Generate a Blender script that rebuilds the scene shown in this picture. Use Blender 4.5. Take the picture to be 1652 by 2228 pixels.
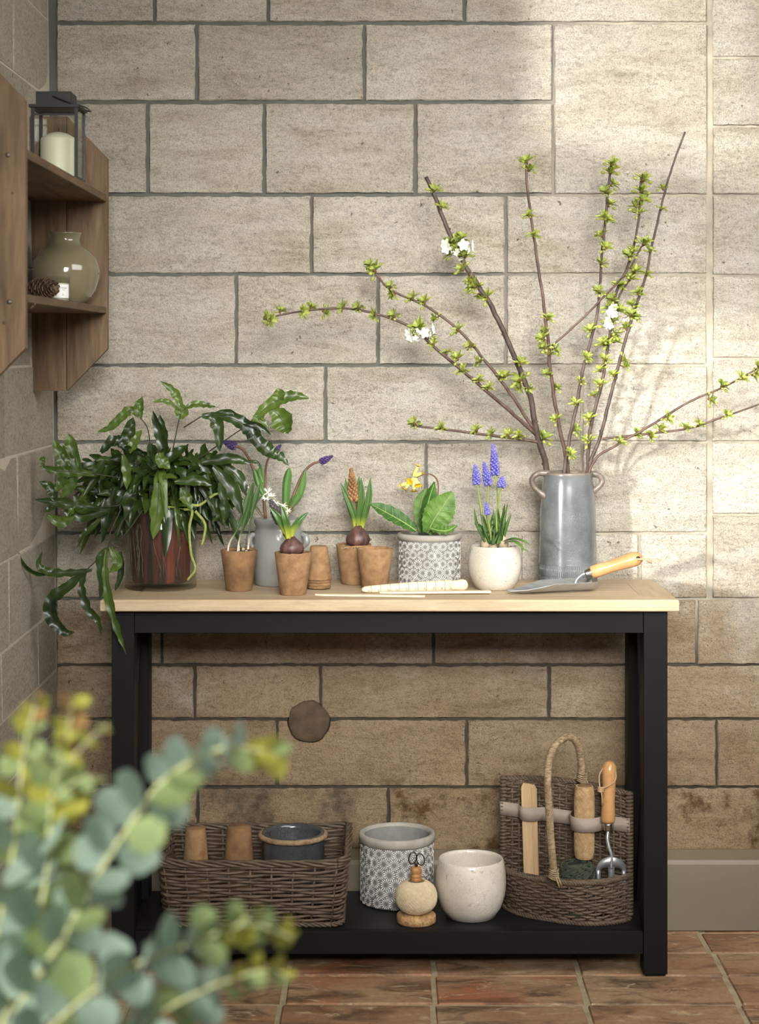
import bpy, math, random
from mathutils import Vector, Matrix, noise
from math import sin, cos, pi, radians

for o in list(bpy.data.objects):
    bpy.data.objects.remove(o, do_unlink=True)
SC = bpy.context.scene
COL = SC.collection
random.seed(7)

# ------------------------------------------------------------------ camera
FPX, CX, CY, CAMZ = 4000.0, 829.0, 765.0, 1.359     # focal length and horizon in a 1652 x 2228 frame
cam_d = bpy.data.cameras.new('camera')
cam = bpy.data.objects.new('camera', cam_d)
COL.objects.link(cam)
cam.location = (0, 0, CAMZ)
cam.rotation_euler = (pi/2, 0, 0)
cam_d.sensor_fit = 'VERTICAL'
cam_d.sensor_height = 36.0
cam_d.sensor_width = 36.0
cam_d.lens = FPX/2228*36.0
cam_d.shift_y = -(1114-CY)/2228
cam_d.shift_x = -(CX-826)/2228
cam_d.clip_start = 0.05
cam_d.dof.use_dof = True
cam_d.dof.focus_distance = 4.17
cam_d.dof.aperture_fstop = 4.6
SC.camera = cam

# ------------------------------------------------------------------ light
w = bpy.data.worlds.new('world'); SC.world = w; w.use_nodes = True
bg = w.node_tree.nodes['Background']
bg.inputs[0].default_value = (0.94, 0.97, 1.0, 1)
bg.inputs[1].default_value = 0.25

def look(o, target):
    d = Vector(target)-o.location
    o.rotation_euler = d.to_track_quat('-Z', 'Y').to_euler()

# daylight of the glazed roof in front of the wall
sk = bpy.data.lights.new('roof_light', 'AREA'); sk.shape = 'RECTANGLE'
sk.size = 1.7; sk.size_y = 1.2; sk.energy = 33; sk.spread = radians(140); sk.color = (1.0, 0.975, 0.94)
sko = bpy.data.objects.new('roof_light', sk); COL.objects.link(sko)
sko.location = (1.25, 2.55, 2.50); look(sko, (0.30, 4.3, 0.95))
# added soft light behind the camera, narrowed to brighten the middle of the wall
kw = bpy.data.lights.new('window_light', 'AREA'); kw.shape = 'RECTANGLE'
kw.size = 1.5; kw.size_y = 1.1; kw.energy = 18; kw.color = (1.0, 0.985, 0.955); kw.spread = radians(38)
kwo = bpy.data.objects.new('window_light', kw); COL.objects.link(kwo)
kwo.location = (0.45, 0.15, 2.25); look(kwo, (0.32, 4.375, 1.08))
# low sun through the window in the left wall
sn = bpy.data.lights.new('sun', 'SUN'); sn.energy = 4.7; sn.angle = radians(2.6); sn.color = (1.0, 0.975, 0.93)
sno = bpy.data.objects.new('sun', sn); COL.objects.link(sno)
sno.location = (-3, 1, 2)
sno.rotation_euler = Vector((0.60, 0.80, -0.10)).to_track_quat('-Z', 'Y').to_euler()

SC.view_settings.view_transform = 'Standard'
SC.view_settings.look = 'None'
SC.view_settings.gamma = 1
SC.view_settings.use_curve_mapping = False
SC.view_settings.exposure = 0.0

# ------------------------------------------------------------------ helpers
def P(px, py, Y):
    return Vector(((px-CX)*Y/FPX, Y, CAMZ-(py-CY)*Y/FPX))
def proj(p):
    return (CX+p.x*FPX/p.y, CY+(CAMZ-p.z)*FPX/p.y)
def V(*a): return Vector(a)
def Sr(r, g, b):
    f = lambda c: (c/255/12.92 if c/255 <= .04045 else ((c/255+.055)/1.055)**2.4)
    return (f(r), f(g), f(b), 1)

def cr(pts, n=6):
    """Catmull-Rom through points (Vectors)"""
    pts = [Vector(p) for p in pts]
    if len(pts) < 3:
        return [pts[0].lerp(pts[-1], i/n) for i in range(n+1)]
    q = [pts[0]*2-pts[1]]+pts+[pts[-1]*2-pts[-2]]
    out = []
    for i in range(1, len(q)-2):
        a, b, c, d = q[i-1], q[i], q[i+1], q[i+2]
        for k in range(n):
            t = k/n
            out.append(0.5*((2*b)+(c-a)*t+(2*a-5*b+4*c-d)*t*t+(3*b-a-3*c+d)*t**3))
    out.append(pts[-1].copy())
    return out

class MB:
    def __init__(s): s.v = []; s.f = []; s.m = []
    def add(s, vs, fs, mi=0):
        o = len(s.v); s.v += [Vector(v) for v in vs]
        for f in fs: s.f.append(tuple(i+o for i in f)); s.m.append(mi)
        return s
    def box(s, a, b, mi=0, bev=0.0):
        x0, y0, z0 = a; x1, y1, z1 = b
        if bev <= 0:
            return s.add([(x0,y0,z0),(x1,y0,z0),(x1,y1,z0),(x0,y1,z0),(x0,y0,z1),(x1,y0,z1),(x1,y1,z1),(x0,y1,z1)],
                  [(0,3,2,1),(4,5,6,7),(0,1,5,4),(1,2,6,5),(2,3,7,6),(3,0,4,7)], mi)
        e = bev; vs = []
        # chamfered box: 3 verts for each corner
        idx = {}
        for i, x in enumerate((x0, x1)):
            for j, y in enumerate((y0, y1)):
                for k, z in enumerate((z0, z1)):
                    sx, sy, sz = (e, -e)[i], (e, -e)[j], (e, -e)[k]
                    idx[i,j,k] = len(vs)
                    vs += [(x, y+sy, z+sz), (x+sx, y, z+sz), (x+sx, y+sy, z)]
        g = lambda i,j,k,a: idx[i,j,k]+a
        fs = []
        for i in (0, 1):
            q = [g(i,0,0,0), g(i,1,0,0), g(i,1,1,0), g(i,0,1,0)]; fs.append(q if i else q[::-1])
            q = [g(0,i,0,1), g(1,i,0,1), g(1,i,1,1), g(0,i,1,1)]; fs.append(q[::-1] if i else q)
            q = [g(0,0,i,2), g(1,0,i,2), g(1,1,i,2), g(0,1,i,2)]; fs.append(q if i else q[::-1])
        for j in (0, 1):
            for k in (0, 1):
                fs.append([g(0,j,k,1), g(1,j,k,1), g(1,j,k,2), g(0,j,k,2)])
                fs.append([g(j,0,k,0), g(j,1,k,0), g(j,1,k,2), g(j,0,k,2)])
                fs.append([g(j,k,0,0), g(j,k,1,0), g(j,k,1,1), g(j,k,0,1)])
        for i in (0,1):
            for j in (0,1):
                for k in (0,1): fs.append([g(i,j,k,0), g(i,j,k,1), g(i,j,k,2)])
        return s.add(vs, fs, mi)
    def tube(s, pts, r, n=6, mi=0, caps=True):
        pts = [Vector(p) for p in pts]; m = len(pts)
        rr = r if isinstance(r, (list, tuple)) else [r]*m
        if len(rr) != m:
            rr = [rr[0]+(rr[-1]-rr[0])*i/(m-1) for i in range(m)] if len(rr) == 2 else [rr[min(len(rr)-1, int(i*len(rr)/m))] for i in range(m)]
        t0 = (pts[1]-pts[0]).normalized()
        u = t0.orthogonal().normalized(); vs = []
        for i, p in enumerate(pts):
            t = (pts[min(i+1, m-1)]-pts[max(i-1, 0)])
            if t.length < 1e-9: t = t0
            t = t.normalized()
            u = (u-t*u.dot(t)); u = u.normalized() if u.length > 1e-6 else t.orthogonal().normalized()
            w_ = t.cross(u)
            for k in range(n):
                a = 2*pi*k/n
                vs.append(p+(u*cos(a)+w_*sin(a))*rr[i])
        fs = [(i*n+k, i*n+(k+1)%n, (i+1)*n+(k+1)%n, (i+1)*n+k) for i in range(m-1) for k in range(n)]
        if caps: fs += [tuple(range(n))[::-1], tuple((m-1)*n+k for k in range(n))]
        return s.add(vs, fs, mi)
    def lathe(s, prof, c=(0,0,0), n=48, mi=0, jit=None, sy=1.0, caps=True):
        vs = []; c = Vector(c)
        for (r, z) in prof:
            for k in range(n):
                a = 2*pi*k/n; d = jit(a, r, z) if jit else (0, 0)
                vs.append(c+V((r+d[0])*cos(a), (r+d[0])*sin(a)*sy, z+d[1]))
        m = len(prof)
        fs = [(i*n+k, i*n+(k+1)%n, (i+1)*n+(k+1)%n, (i+1)*n+k) for i in range(m-1) for k in range(n)]
        if caps and prof[0][0] > 1e-5: fs.append(tuple(range(n))[::-1])
        if caps and prof[-1][0] > 1e-5: fs.append(tuple((m-1)*n+k for k in range(n)))
        return s.add(vs, fs, mi)
    def axis_lathe(s, a, b, prof, n=20, mi=0):
        """prof: (t along a->b in metres, r)"""
        a = Vector(a); b = Vector(b); t = (b-a).normalized(); u = t.orthogonal().normalized(); w_ = t.cross(u)
        vs = [a+t*tt+(u*cos(2*pi*k/n)+w_*sin(2*pi*k/n))*r for (tt, r) in prof for k in range(n)]
        m = len(prof)
        fs = [(i*n+k, i*n+(k+1)%n, (i+1)*n+(k+1)%n, (i+1)*n+k) for i in range(m-1) for k in range(n)]
        fs += [tuple(range(n))[::-1], tuple((m-1)*n+k for k in range(n))]
        return s.add(vs, fs, mi)
    def strap(s, pts, wd, nh=(0,-1,0), fold=.25, wave=0.0, tw=0.0, mi=0, ph=0.0, thick=0.0, serr=0.0):
        """a leaf blade: ribbon with a folded midrib. wd: half widths along pts"""
        pts = [Vector(p) for p in pts]; m = len(pts); nh = Vector(nh); vs = []
        for i, p in enumerate(pts):
            t = (pts[min(i+1, m-1)]-pts[max(i-1, 0)]).normalized()
            sd = t.cross(nh)
            if sd.length < 1e-4: sd = t.orthogonal()
            sd.normalize(); nn = sd.cross(t).normalized()
            if tw:
                a = tw*i/(m-1); sd, nn = sd*cos(a)+nn*sin(a), nn*cos(a)-sd*sin(a)
            h = wd[i]; wv = wave*h*sin(i*1.7+ph); wv2 = wave*h*sin(i*1.7+ph+2.1)
            e = 1+serr*(1 if i % 2 else -1)
            vs += [p-sd*h*e+nn*(fold*h+wv), p-sd*h*.5+nn*(fold*.35*h+wv*.4), p, p+sd*h*.5+nn*(fold*.35*h+wv2*.4), p+sd*h*e+nn*(fold*h+wv2)]
            if thick: vs.append(p-nn*thick*min(1, h/(max(wd)+1e-9)))
        c = 6 if thick else 5; fs = []
        for i in range(m-1):
            for k in range(4): fs.append((i*c+k, i*c+k+1, (i+1)*c+k+1, (i+1)*c+k))
            if thick:
                fs.append((i*c+4, i*c+5, (i+1)*c+5, (i+1)*c+4)); fs.append((i*c+5, i*c, (i+1)*c, (i+1)*c+5))
        return s.add(vs, fs, mi)
    def ball(s, c, r, n=8, m=6, mi=0, axis=(0,0,1), el=1.0):
        c = Vector(c); q = V(0,0,1).rotation_difference(Vector(axis)); vs = []
        for i in range(1, m):
            a = pi*i/m
            for k in range(n):
                vs.append(c+q@V(r*sin(a)*cos(2*pi*k/n), r*sin(a)*sin(2*pi*k/n), -r*el*cos(a)))
        b = len(vs); vs += [c+q@V(0,0,-r*el), c+q@V(0,0,r*el)]
        fs = [(i*n+k, i*n+(k+1)%n, (i+1)*n+(k+1)%n, (i+1)*n+k) for i in range(m-2) for k in range(n)]
        fs += [(b, (k+1)%n, k) for k in range(n)]+[(b+1, (m-2)*n+k, (m-2)*n+(k+1)%n) for k in range(n)]
        return s.add(vs, fs, mi)
    def mesh(s, name, mats, off=None, smooth=True):
        me = bpy.data.meshes.new(name)
        off = off or V(0,0,0)
        me.from_pydata([tuple(v-off) for v in s.v], [], s.f)
        for m_ in (mats if isinstance(mats, (list, tuple)) else [mats]): me.materials.append(m_)
        if any(s.m): me.polygons.foreach_set('material_index', s.m)
        if smooth: me.polygons.foreach_set('use_smooth', [True]*len(s.f))
        me.update(); return me
    def build(s, name, mats, parent=None, smooth=True, kind=None, label=None, origin=None):
        """verts are in world space; the object keeps them there"""
        base = wloc(parent) if parent else V(0,0,0)
        org = Vector(origin) if origin is not None else base
        me = s.mesh(name, mats, org, smooth)
        o = bpy.data.objects.new(name, me); COL.objects.link(o)
        if parent: o.parent = parent
        o.location = org-base
        if kind: o['kind'] = kind
        if label: o['label'] = label
        return o

WL = {}
def wloc(o):
    p = Vector(o.location)
    while o.parent is not None:
        o = o.parent; p = p+Vector(o.location)
    return p

def thing(name, loc, label, cat, group=None):
    o = bpy.data.objects.new(name, None); COL.objects.link(o)
    o.empty_display_size = .02
    o.location = loc; tag(o, label, cat, group); return o
def tag(o, label, cat, group=None):
    o['label'] = label; o['category'] = cat
    if group: o['group'] = group
    return o
def inst(name, me, loc, rot=None, scale=1, parent=None):
    o = bpy.data.objects.new(name, me); COL.objects.link(o)
    if parent:
        o.parent = parent; loc = Vector(loc)-wloc(parent)
    o.location = loc
    if rot is not None:
        o.rotation_mode = 'QUATERNION'; o.rotation_quaternion = rot
    o.scale = (scale,)*3 if not isinstance(scale, (tuple, list)) else scale
    return o

# ------------------------------------------------------------------ materials
def newmat(name):
    m = bpy.data.materials.new(name); m.use_nodes = True
    nt = m.node_tree; return m, nt, nt.nodes['Principled BSDF']
def nd(nt, t, **k):
    n = nt.nodes.new(t)
    for a, b in k.items():
        if a.startswith('_'): setattr(n, a[1:], b)
        else: n.inputs[a.replace('__', ' ')].default_value = b
    return n
def coords(nt, stretch=(1,1,1), rand=0.0, kind='Object'):
    tc = nd(nt, 'ShaderNodeTexCoord'); src = tc.outputs[kind]
    if rand:
        oi = nd(nt, 'ShaderNodeObjectInfo')
        mu = nd(nt, 'ShaderNodeVectorMath', _operation='SCALE'); mu.inputs['Scale'].default_value = rand
        cb = nd(nt, 'ShaderNodeCombineXYZ'); 
        m1 = nd(nt, 'ShaderNodeMath', _operation='MULTIPLY'); m1.inputs[1].default_value = 7.31
        fr = nd(nt, 'ShaderNodeMath', _operation='FRACT')
        nt.links.new(oi.outputs['Random'], m1.inputs[0]); nt.links.new(m1.outputs[0], fr.inputs[0])
        nt.links.new(oi.outputs['Random'], cb.inputs[0]); nt.links.new(fr.outputs[0], cb.inputs[1]); nt.links.new(oi.outputs['Random'], cb.inputs[2])
        nt.links.new(cb.outputs[0], mu.inputs[0])
        ad = nd(nt, 'ShaderNodeVectorMath', _operation='ADD')
        nt.links.new(src, ad.inputs[0]); nt.links.new(mu.outputs[0], ad.inputs[1]); src = ad.outputs[0]
    mp = nd(nt, 'ShaderNodeMapping'); mp.inputs['Scale'].default_value = stretch
    nt.links.new(src, mp.inputs[0]); return mp.outputs[0]
def noise_n(nt, vec, scale, detail=5, rough=.55, dist=0):
    n = nd(nt, 'ShaderNodeTexNoise'); n.inputs['Scale'].default_value = scale; n.inputs['Detail'].default_value = detail
    n.inputs['Roughness'].default_value = rough; n.inputs['Distortion'].default_value = dist
    nt.links.new(vec, n.inputs['Vector']); return n.outputs[0]
def ramp(nt, fac, stops):
    r = nd(nt, 'ShaderNodeValToRGB'); e = r.color_ramp.elements
    e[0].position, e[0].color = stops[0][0], stops[0][1]; e[1].position, e[1].color = stops[-1][0], stops[-1][1]
    for p, c in stops[1:-1]:
        x = e.new(p); x.color = c
    nt.links.new(fac, r.inputs[0]); return r.outputs[0]
def g(v): return (v, v, v, 1)
def mix(nt, fac, a, b, mode='MIX'):
    n = nd(nt, 'ShaderNodeMix', _data_type='RGBA', _blend_type=mode)
    if isinstance(fac, (int, float)): n.inputs[0].default_value = fac
    else: nt.links.new(fac, n.inputs[0])
    for i, x in ((6, a), (7, b)):
        if isinstance(x, tuple): n.inputs[i].default_value = x
        else: nt.links.new(x, n.inputs[i])
    return n.outputs[2]
def math_n(nt, op, a, b=None):
    n = nd(nt, 'ShaderNodeMath', _operation=op)
    for i, x in enumerate((a, b)):
        if x is None: continue
        if isinstance(x, (int, float)): n.inputs[i].default_value = x
        else: nt.links.new(x, n.inputs[i])
    return n.outputs[0]
def bump(nt, b, h, strength=.4, dist=.003, prev=None):
    n = nd(nt, 'ShaderNodeBump'); n.inputs['Strength'].default_value = strength; n.inputs['Distance'].default_value = dist
    nt.links.new(h, n.inputs['Height'])
    if prev: nt.links.new(prev, n.inputs['Normal'])
    if b: nt.links.new(n.outputs[0], b.inputs['Normal'])
    return n.outputs[0]

def mk(name, c1, c2=None, scale=10, stretch=(1,1,1), rough=.6, metal=0, bs=0, bd=.001, bscale=None, lo=.35, hi=.65, rand=0, coat=0, spec=None, detail=6, transl=0):
    m, nt, b = newmat(name)
    b.inputs['Roughness'].default_value = rough; b.inputs['Metallic'].default_value = metal
    if coat: b.inputs['Coat Weight'].default_value = coat; b.inputs['Coat Roughness'].default_value = .08
    if spec is not None: b.inputs['Specular IOR Level'].default_value = spec
    if c2 is None and not bs:
        b.inputs['Base Color'].default_value = c1
    else:
        v = coords(nt, stretch, rand)
        n = noise_n(nt, v, scale, detail)
        col = ramp(nt, n, [(lo, c1), (hi, c2 or c1)])
        nt.links.new(col, b.inputs['Base Color'])
        if bs: bump(nt, b, noise_n(nt, v, bscale or scale*4, 4), bs, bd)
        if transl:
            tr = nd(nt, 'ShaderNodeBsdfTranslucent'); nt.links.new(col, tr.inputs[0])
            mx = nd(nt, 'ShaderNodeMixShader'); mx.inputs[0].default_value = transl
            nt.links.new(b.outputs[0], mx.inputs[1]); nt.links.new(tr.outputs[0], mx.inputs[2])
            nt.links.new(mx.outputs[0], nt.nodes['Material Output'].inputs[0])
    return m

def stone_mat(name, tones, stain=True, bs=1.0, axis_stretch=(2.2, 2.2, 9)):
    """sandstone with bedding streaks, pits, grain; lower courses carry damp and rust stains"""
    m, nt, b = newmat(name); b.inputs['Roughness'].default_value = .95; b.inputs['Specular IOR Level'].default_value = .12
    v = coords(nt, (1,1,1), 40.0)
    vs = coords(nt, axis_stretch, 40.0)
    big = noise_n(nt, v, 3.2, 4, .5); bed = noise_n(nt, vs, 2.6, 8, .62, .6); fine = noise_n(nt, v, 270, 3, .7); mid = noise_n(nt, coords(nt, (1, 1, 2.0), 40.0), 62, 5, .7)
    col = ramp(nt, bed, [(.28, tones[0]), (.5, tones[1]), (.72, tones[2])])
    col = mix(nt, math_n(nt, 'MULTIPLY', ramp(nt, big, [(.4, g(0)), (.7, g(1))]), .55), col, tones[3])
    oi = nd(nt, 'ShaderNodeObjectInfo')
    hv = nd(nt, 'ShaderNodeHueSaturation')
    nt.links.new(math_n(nt, 'ADD', math_n(nt, 'MULTIPLY', oi.outputs['Random'], .14), .92), hv.inputs['Value'])
    nt.links.new(col, hv.inputs['Color']); col = hv.outputs[0]
    col = mix(nt, .7, col, ramp(nt, fine, [(.32, g(.52)), (.56, g(1.06))]), 'MULTIPLY')
    col = mix(nt, .55, col, ramp(nt, mid, [(.32, g(.45)), (.52, g(1.0))]), 'MULTIPLY')
    pit = ramp(nt, noise_n(nt, v, 62, 3, .6), [(.265, g(1)), (.31, g(0))])
    col = mix(nt, math_n(nt, 'MULTIPLY', pit, .75), col, Sr(80, 66, 50))
    if stain:
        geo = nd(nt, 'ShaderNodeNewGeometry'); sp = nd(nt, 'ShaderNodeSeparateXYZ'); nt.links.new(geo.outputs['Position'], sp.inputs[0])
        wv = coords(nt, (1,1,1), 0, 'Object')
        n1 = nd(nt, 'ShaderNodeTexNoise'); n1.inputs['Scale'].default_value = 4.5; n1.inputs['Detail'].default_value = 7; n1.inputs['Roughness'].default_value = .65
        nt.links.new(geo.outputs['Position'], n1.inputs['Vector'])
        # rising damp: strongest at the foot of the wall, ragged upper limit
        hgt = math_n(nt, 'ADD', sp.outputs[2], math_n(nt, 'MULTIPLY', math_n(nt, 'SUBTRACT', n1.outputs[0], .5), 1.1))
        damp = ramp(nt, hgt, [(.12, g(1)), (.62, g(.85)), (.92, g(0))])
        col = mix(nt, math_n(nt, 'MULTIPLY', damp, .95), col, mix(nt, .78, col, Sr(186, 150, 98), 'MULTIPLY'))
        n2 = nd(nt, 'ShaderNodeTexNoise'); n2.inputs['Scale'].default_value = 8; n2.inputs['Detail'].default_value = 8; n2.inputs['Roughness'].default_value = .7
        nt.links.new(geo.outputs['Position'], n2.inputs['Vector'])
        low = ramp(nt, sp.outputs[2], [(.30, g(1)), (.40, g(0))])
        rust = math_n(nt, 'MULTIPLY', ramp(nt, n2.outputs[0], [(.5, g(0)), (.6, g(1))]), low)
        xr = ramp(nt, math_n(nt, 'ADD', math_n(nt, 'MULTIPLY', sp.outputs[0], .5), .5), [(.45, g(0)), (.52, g(1))])
        col = mix(nt, math_n(nt, 'MULTIPLY', math_n(nt, 'MULTIPLY', rust, xr), .85), col, Sr(88, 58, 30))
        mould = math_n(nt, 'MULTIPLY', math_n(nt, 'MULTIPLY', ramp(nt, n2.outputs[0], [(.46, g(0)), (.62, g(1))]), low), math_n(nt, 'SUBTRACT', 1.0, xr))
        col = mix(nt, math_n(nt, 'MULTIPLY', mould, .7), col, Sr(58, 52, 42))
    nt.links.new(col, b.inputs['Base Color'])
    n0 = bump(nt, None, bed, .7*bs, .016)
    n1_ = bump(nt, None, mid, .8*bs, .010, n0)
    bump(nt, b, fine, 1.0*bs, .0045, n1_)
    return m

def wood(name, c1, c2, stretch, scale=6, rough=.55, bs=.15, coat=0, knots=None, rand=10):
    m, nt, b = newmat(name); b.inputs['Roughness'].default_value = rough; b.inputs['Specular IOR Level'].default_value = .3
    v = coords(nt, stretch, rand)
    n = noise_n(nt, v, scale, 7, .6, .5); n2 = noise_n(nt, v, scale*5, 4, .6)
    col = ramp(nt, n, [(.32, c1), (.68, c2)])
    col = mix(nt, .4, col, ramp(nt, n2, [(.35, g(.72)), (.6, g(1))]), 'MULTIPLY')
    nt.links.new(col, b.inputs['Base Color'])
    if coat: b.inputs['Coat Weight'].default_value = coat
    bump(nt, b, n2, bs, .0008)
    return m

def crackle(name, c1, c2, crack, scale, rough=.25, coat=.4, amount=.5, dark=None):
    m, nt, b = newmat(name); b.inputs['Roughness'].default_value = rough
    b.inputs['Coat Weight'].default_value = coat; b.inputs['Coat Roughness'].default_value = .12
    v = coords(nt, (1,1,1)); n = noise_n(nt, v, 14, 6)
    col = ramp(nt, n, [(.35, c1), (.65, c2)])
    nz = nd(nt, 'ShaderNodeTexNoise'); nz.inputs['Scale'].default_value = scale*.8; nt.links.new(v, nz.inputs['Vector'])
    sv = nd(nt, 'ShaderNodeVectorMath', _operation='SCALE'); sv.inputs['Scale'].default_value = .35/scale
    nt.links.new(nz.outputs[1], sv.inputs[0])
    ad = nd(nt, 'ShaderNodeVectorMath', _operation='ADD'); nt.links.new(v, ad.inputs[0]); nt.links.new(sv.outputs[0], ad.inputs[1])
    vo = nd(nt, 'ShaderNodeTexVoronoi', _feature='DISTANCE_TO_EDGE'); vo.inputs['Scale'].default_value = scale; nt.links.new(ad.outputs[0], vo.inputs['Vector'])
    e = ramp(nt, vo.outputs[0], [(.015, g(1)), (.06, g(0))])
    fade = ramp(nt, noise_n(nt, v, 22, 3), [(.38, g(.15)), (.6, g(1))])
    col = mix(nt, math_n(nt, 'MULTIPLY', math_n(nt, 'MULTIPLY', e, amount), fade), col, crack)
    if dark:
        col = mix(nt, ramp(nt, noise_n(nt, v, 60, 3), [(.28, g(.9)), (.36, g(0))]), col, dark)
    nt.links.new(col, b.inputs['Base Color'])
    bump(nt, b, e, -.15, .0006)
    return m

M = {}
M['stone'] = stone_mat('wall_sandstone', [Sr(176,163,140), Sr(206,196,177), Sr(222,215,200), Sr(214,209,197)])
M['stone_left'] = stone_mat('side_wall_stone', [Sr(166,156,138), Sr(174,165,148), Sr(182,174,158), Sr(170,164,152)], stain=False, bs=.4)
def mortar_mat():
    m, nt, b = newmat('lime_mortar'); b.inputs['Roughness'].default_value = .95
    geo = nd(nt, 'ShaderNodeNewGeometry'); sp = nd(nt, 'ShaderNodeSeparateXYZ'); nt.links.new(geo.outputs['Position'], sp.inputs[0])
    n = nd(nt, 'ShaderNodeTexNoise'); n.inputs['Scale'].default_value = 14; n.inputs['Detail'].default_value = 6; nt.links.new(geo.outputs['Position'], n.inputs['Vector'])
    # the pointing east of the patched stones was renewed in a paler lime
    x = math_n(nt, 'ADD', math_n(nt, 'ADD', sp.outputs[0], math_n(nt, 'MULTIPLY', n.outputs[0], .3)), math_n(nt, 'MULTIPLY', math_n(nt, 'SUBTRACT', 1.6, sp.outputs[2]), .18))
    f = ramp(nt, x, [(.40, g(0)), (.62, g(1))])
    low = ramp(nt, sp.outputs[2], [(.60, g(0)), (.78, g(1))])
    c = mix(nt, math_n(nt, 'MULTIPLY', f, low), Sr(98,97,90), Sr(172,162,144))
    c = mix(nt, ramp(nt, n.outputs[0], [(.4, g(0)), (.65, g(.5))]), c, Sr(86,84,76))
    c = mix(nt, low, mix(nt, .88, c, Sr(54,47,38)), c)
    nt.links.new(c, b.inputs['Base Color'])
    n3 = nd(nt, 'ShaderNodeTexNoise'); n3.inputs['Scale'].default_value = 200; nt.links.new(geo.outputs['Position'], n3.inputs['Vector'])
    bump(nt, b, n3.outputs[0], .6, .002)
    return m
M['mortar'] = mortar_mat()
M['pointing'] = mk('pale_pointing', Sr(188,179,160), Sr(202,193,175), 30, rough=.95, bs=.4, bscale=150)
M['plug'] = mk('dark_plug', Sr(76,61,46), Sr(94,77,58), 40, rough=.95, bs=.8, bscale=160, bd=.002)
M['base'] = mk('taupe_paint', Sr(118,108,89), Sr(126,116,96), 6, rough=.5, bs=.08, bscale=60)
def tile_mat():
    m, nt, b = newmat('terracotta_tile'); b.inputs['Roughness'].default_value = .62; b.inputs['Specular IOR Level'].default_value = .35
    v = coords(nt, (1,1,1), 30); vs = coords(nt, (1.4,3.2,1), 30)
    n = noise_n(nt, vs, 5, 7, .65, .8); n2 = noise_n(nt, v, 6, 5); n3 = noise_n(nt, v, 90, 4, .7); n4 = noise_n(nt, vs, 9, 8, .7, 1.0)
    oi = nd(nt, 'ShaderNodeObjectInfo')
    base = ramp(nt, oi.outputs['Random'], [(0, Sr(158,98,66)), (.35, Sr(172,112,78)), (.7, Sr(160,124,92)), (1, Sr(150,94,66))])
    col = mix(nt, ramp(nt, n2, [(.38, g(0)), (.62, g(.8))]), base, Sr(176,150,116))
    col = mix(nt, ramp(nt, n, [(.46, g(0)), (.64, g(.85))]), col, Sr(92,70,54))
    col = mix(nt, ramp(nt, n4, [(.57, g(0)), (.66, g(.8))]), col, Sr(204,184,150))
    col = mix(nt, .5, col, ramp(nt, n3, [(.3, g(.55)), (.6, g(1))]), 'MULTIPLY')
    nt.links.new(col, b.inputs['Base Color'])
    p = bump(nt, None, n, .3, .003); bump(nt, b, n3, .4, .0015, p)
    return m
M['tile'] = tile_mat()
M['grout'] = mk('tile_grout', Sr(154,139,110), Sr(180,163,132), 30, rough=.95, bs=.6, bscale=140, bd=.002)
M['black'] = mk('charcoal_paint', Sr(25,24,24), Sr(28,27,27), 3, rough=.5, bs=.04, bscale=80, spec=.10)
M['black2'] = mk('charcoal_paint_panel', Sr(22,22,24), Sr(25,25,27), 3, rough=.45, spec=.3)
M['oak_x'] = wood('pale_oak_long', Sr(174,152,120), Sr(192,172,142), (1.2, 12, 12), 4, .5)
M['oak_y'] = wood('pale_oak_end', Sr(170,148,116), Sr(188,168,138), (12, 1.2, 12), 4, .5)
M['reclaim'] = wood('reclaimed_pine', Sr(82,63,44), Sr(130,106,79), (9, 9, 1.0), 5, .62, .3)
M['reclaim_y'] = wood('reclaimed_pine_shelf', Sr(80,61,42), Sr(122,98,71), (9, 1.0, 9), 5, .62, .3)
M['metal_blk'] = mk('black_metal', Sr(32,31,30), rough=.45, metal=.3)
M['screw'] = mk('dull_steel', Sr(96,88,78), rough=.4, metal=.8)
def glass_mat(name, tint, rough=.02, alpha=.82):
    m, nt, b = newmat(name)
    tr = nd(nt, 'ShaderNodeBsdfTransparent'); tr.inputs[0].default_value = tint
    gl = nd(nt, 'ShaderNodeBsdfGlossy'); gl.inputs['Roughness'].default_value = rough
    fr = nd(nt, 'ShaderNodeLayerWeight'); fr.inputs[0].default_value = .5
    fac = math_n(nt, 'ADD', math_n(nt, 'MULTIPLY', math_n(nt, 'POWER', fr.outputs['Facing'], 4.5), .75), .035)
    mx = nd(nt, 'ShaderNodeMixShader')
    nt.links.new(fac, mx.inputs[0]); nt.links.new(tr.outputs[0], mx.inputs[1]); nt.links.new(gl.outputs[0], mx.inputs[2])
    nt.links.new(mx.outputs[0], nt.nodes['Material Output'].inputs[0]); return m
M['glass'] = glass_mat('clear_glass', (.96, .97, .955, 1))
M['glass_olive'] = glass_mat('olive_glass', (.72, .70, .58, 1), .04)
M['wax'] = mk('cream_wax', Sr(220,214,190), Sr(226,221,198), 4, rough=.45)
M['olive_body'] = mk('olive_smoke_glass', Sr(106,99,76), Sr(124,116,90), 5, rough=.12, coat=.6)
M['cone'] = mk('pine_cone', Sr(54,40,30), Sr(112,90,68), 60, rough=.7)
M['paper'] = mk('white_paper', Sr(232,230,226), rough=.7)
M['ink'] = mk('dark_ink', Sr(70,64,66), rough=.7)
M['ink_red'] = mk('red_ink', Sr(176,110,110), rough=.7)
M['fibre'] = mk('brown_fibre', Sr(128,96,64), Sr(156,122,86), 60, rough=.95, bs=.7, bscale=170, bd=.0015, rand=9)
M['fibre_d'] = mk('damp_fibre', Sr(104,75,48), Sr(142,108,73), 26, rough=.95, bs=.7, bscale=170, bd=.0015, rand=9)
M['soil'] = mk('dark_soil', Sr(30,22,16), Sr(64,48,34), 120, rough=1, bs=1, bscale=260, bd=.004)
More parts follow.
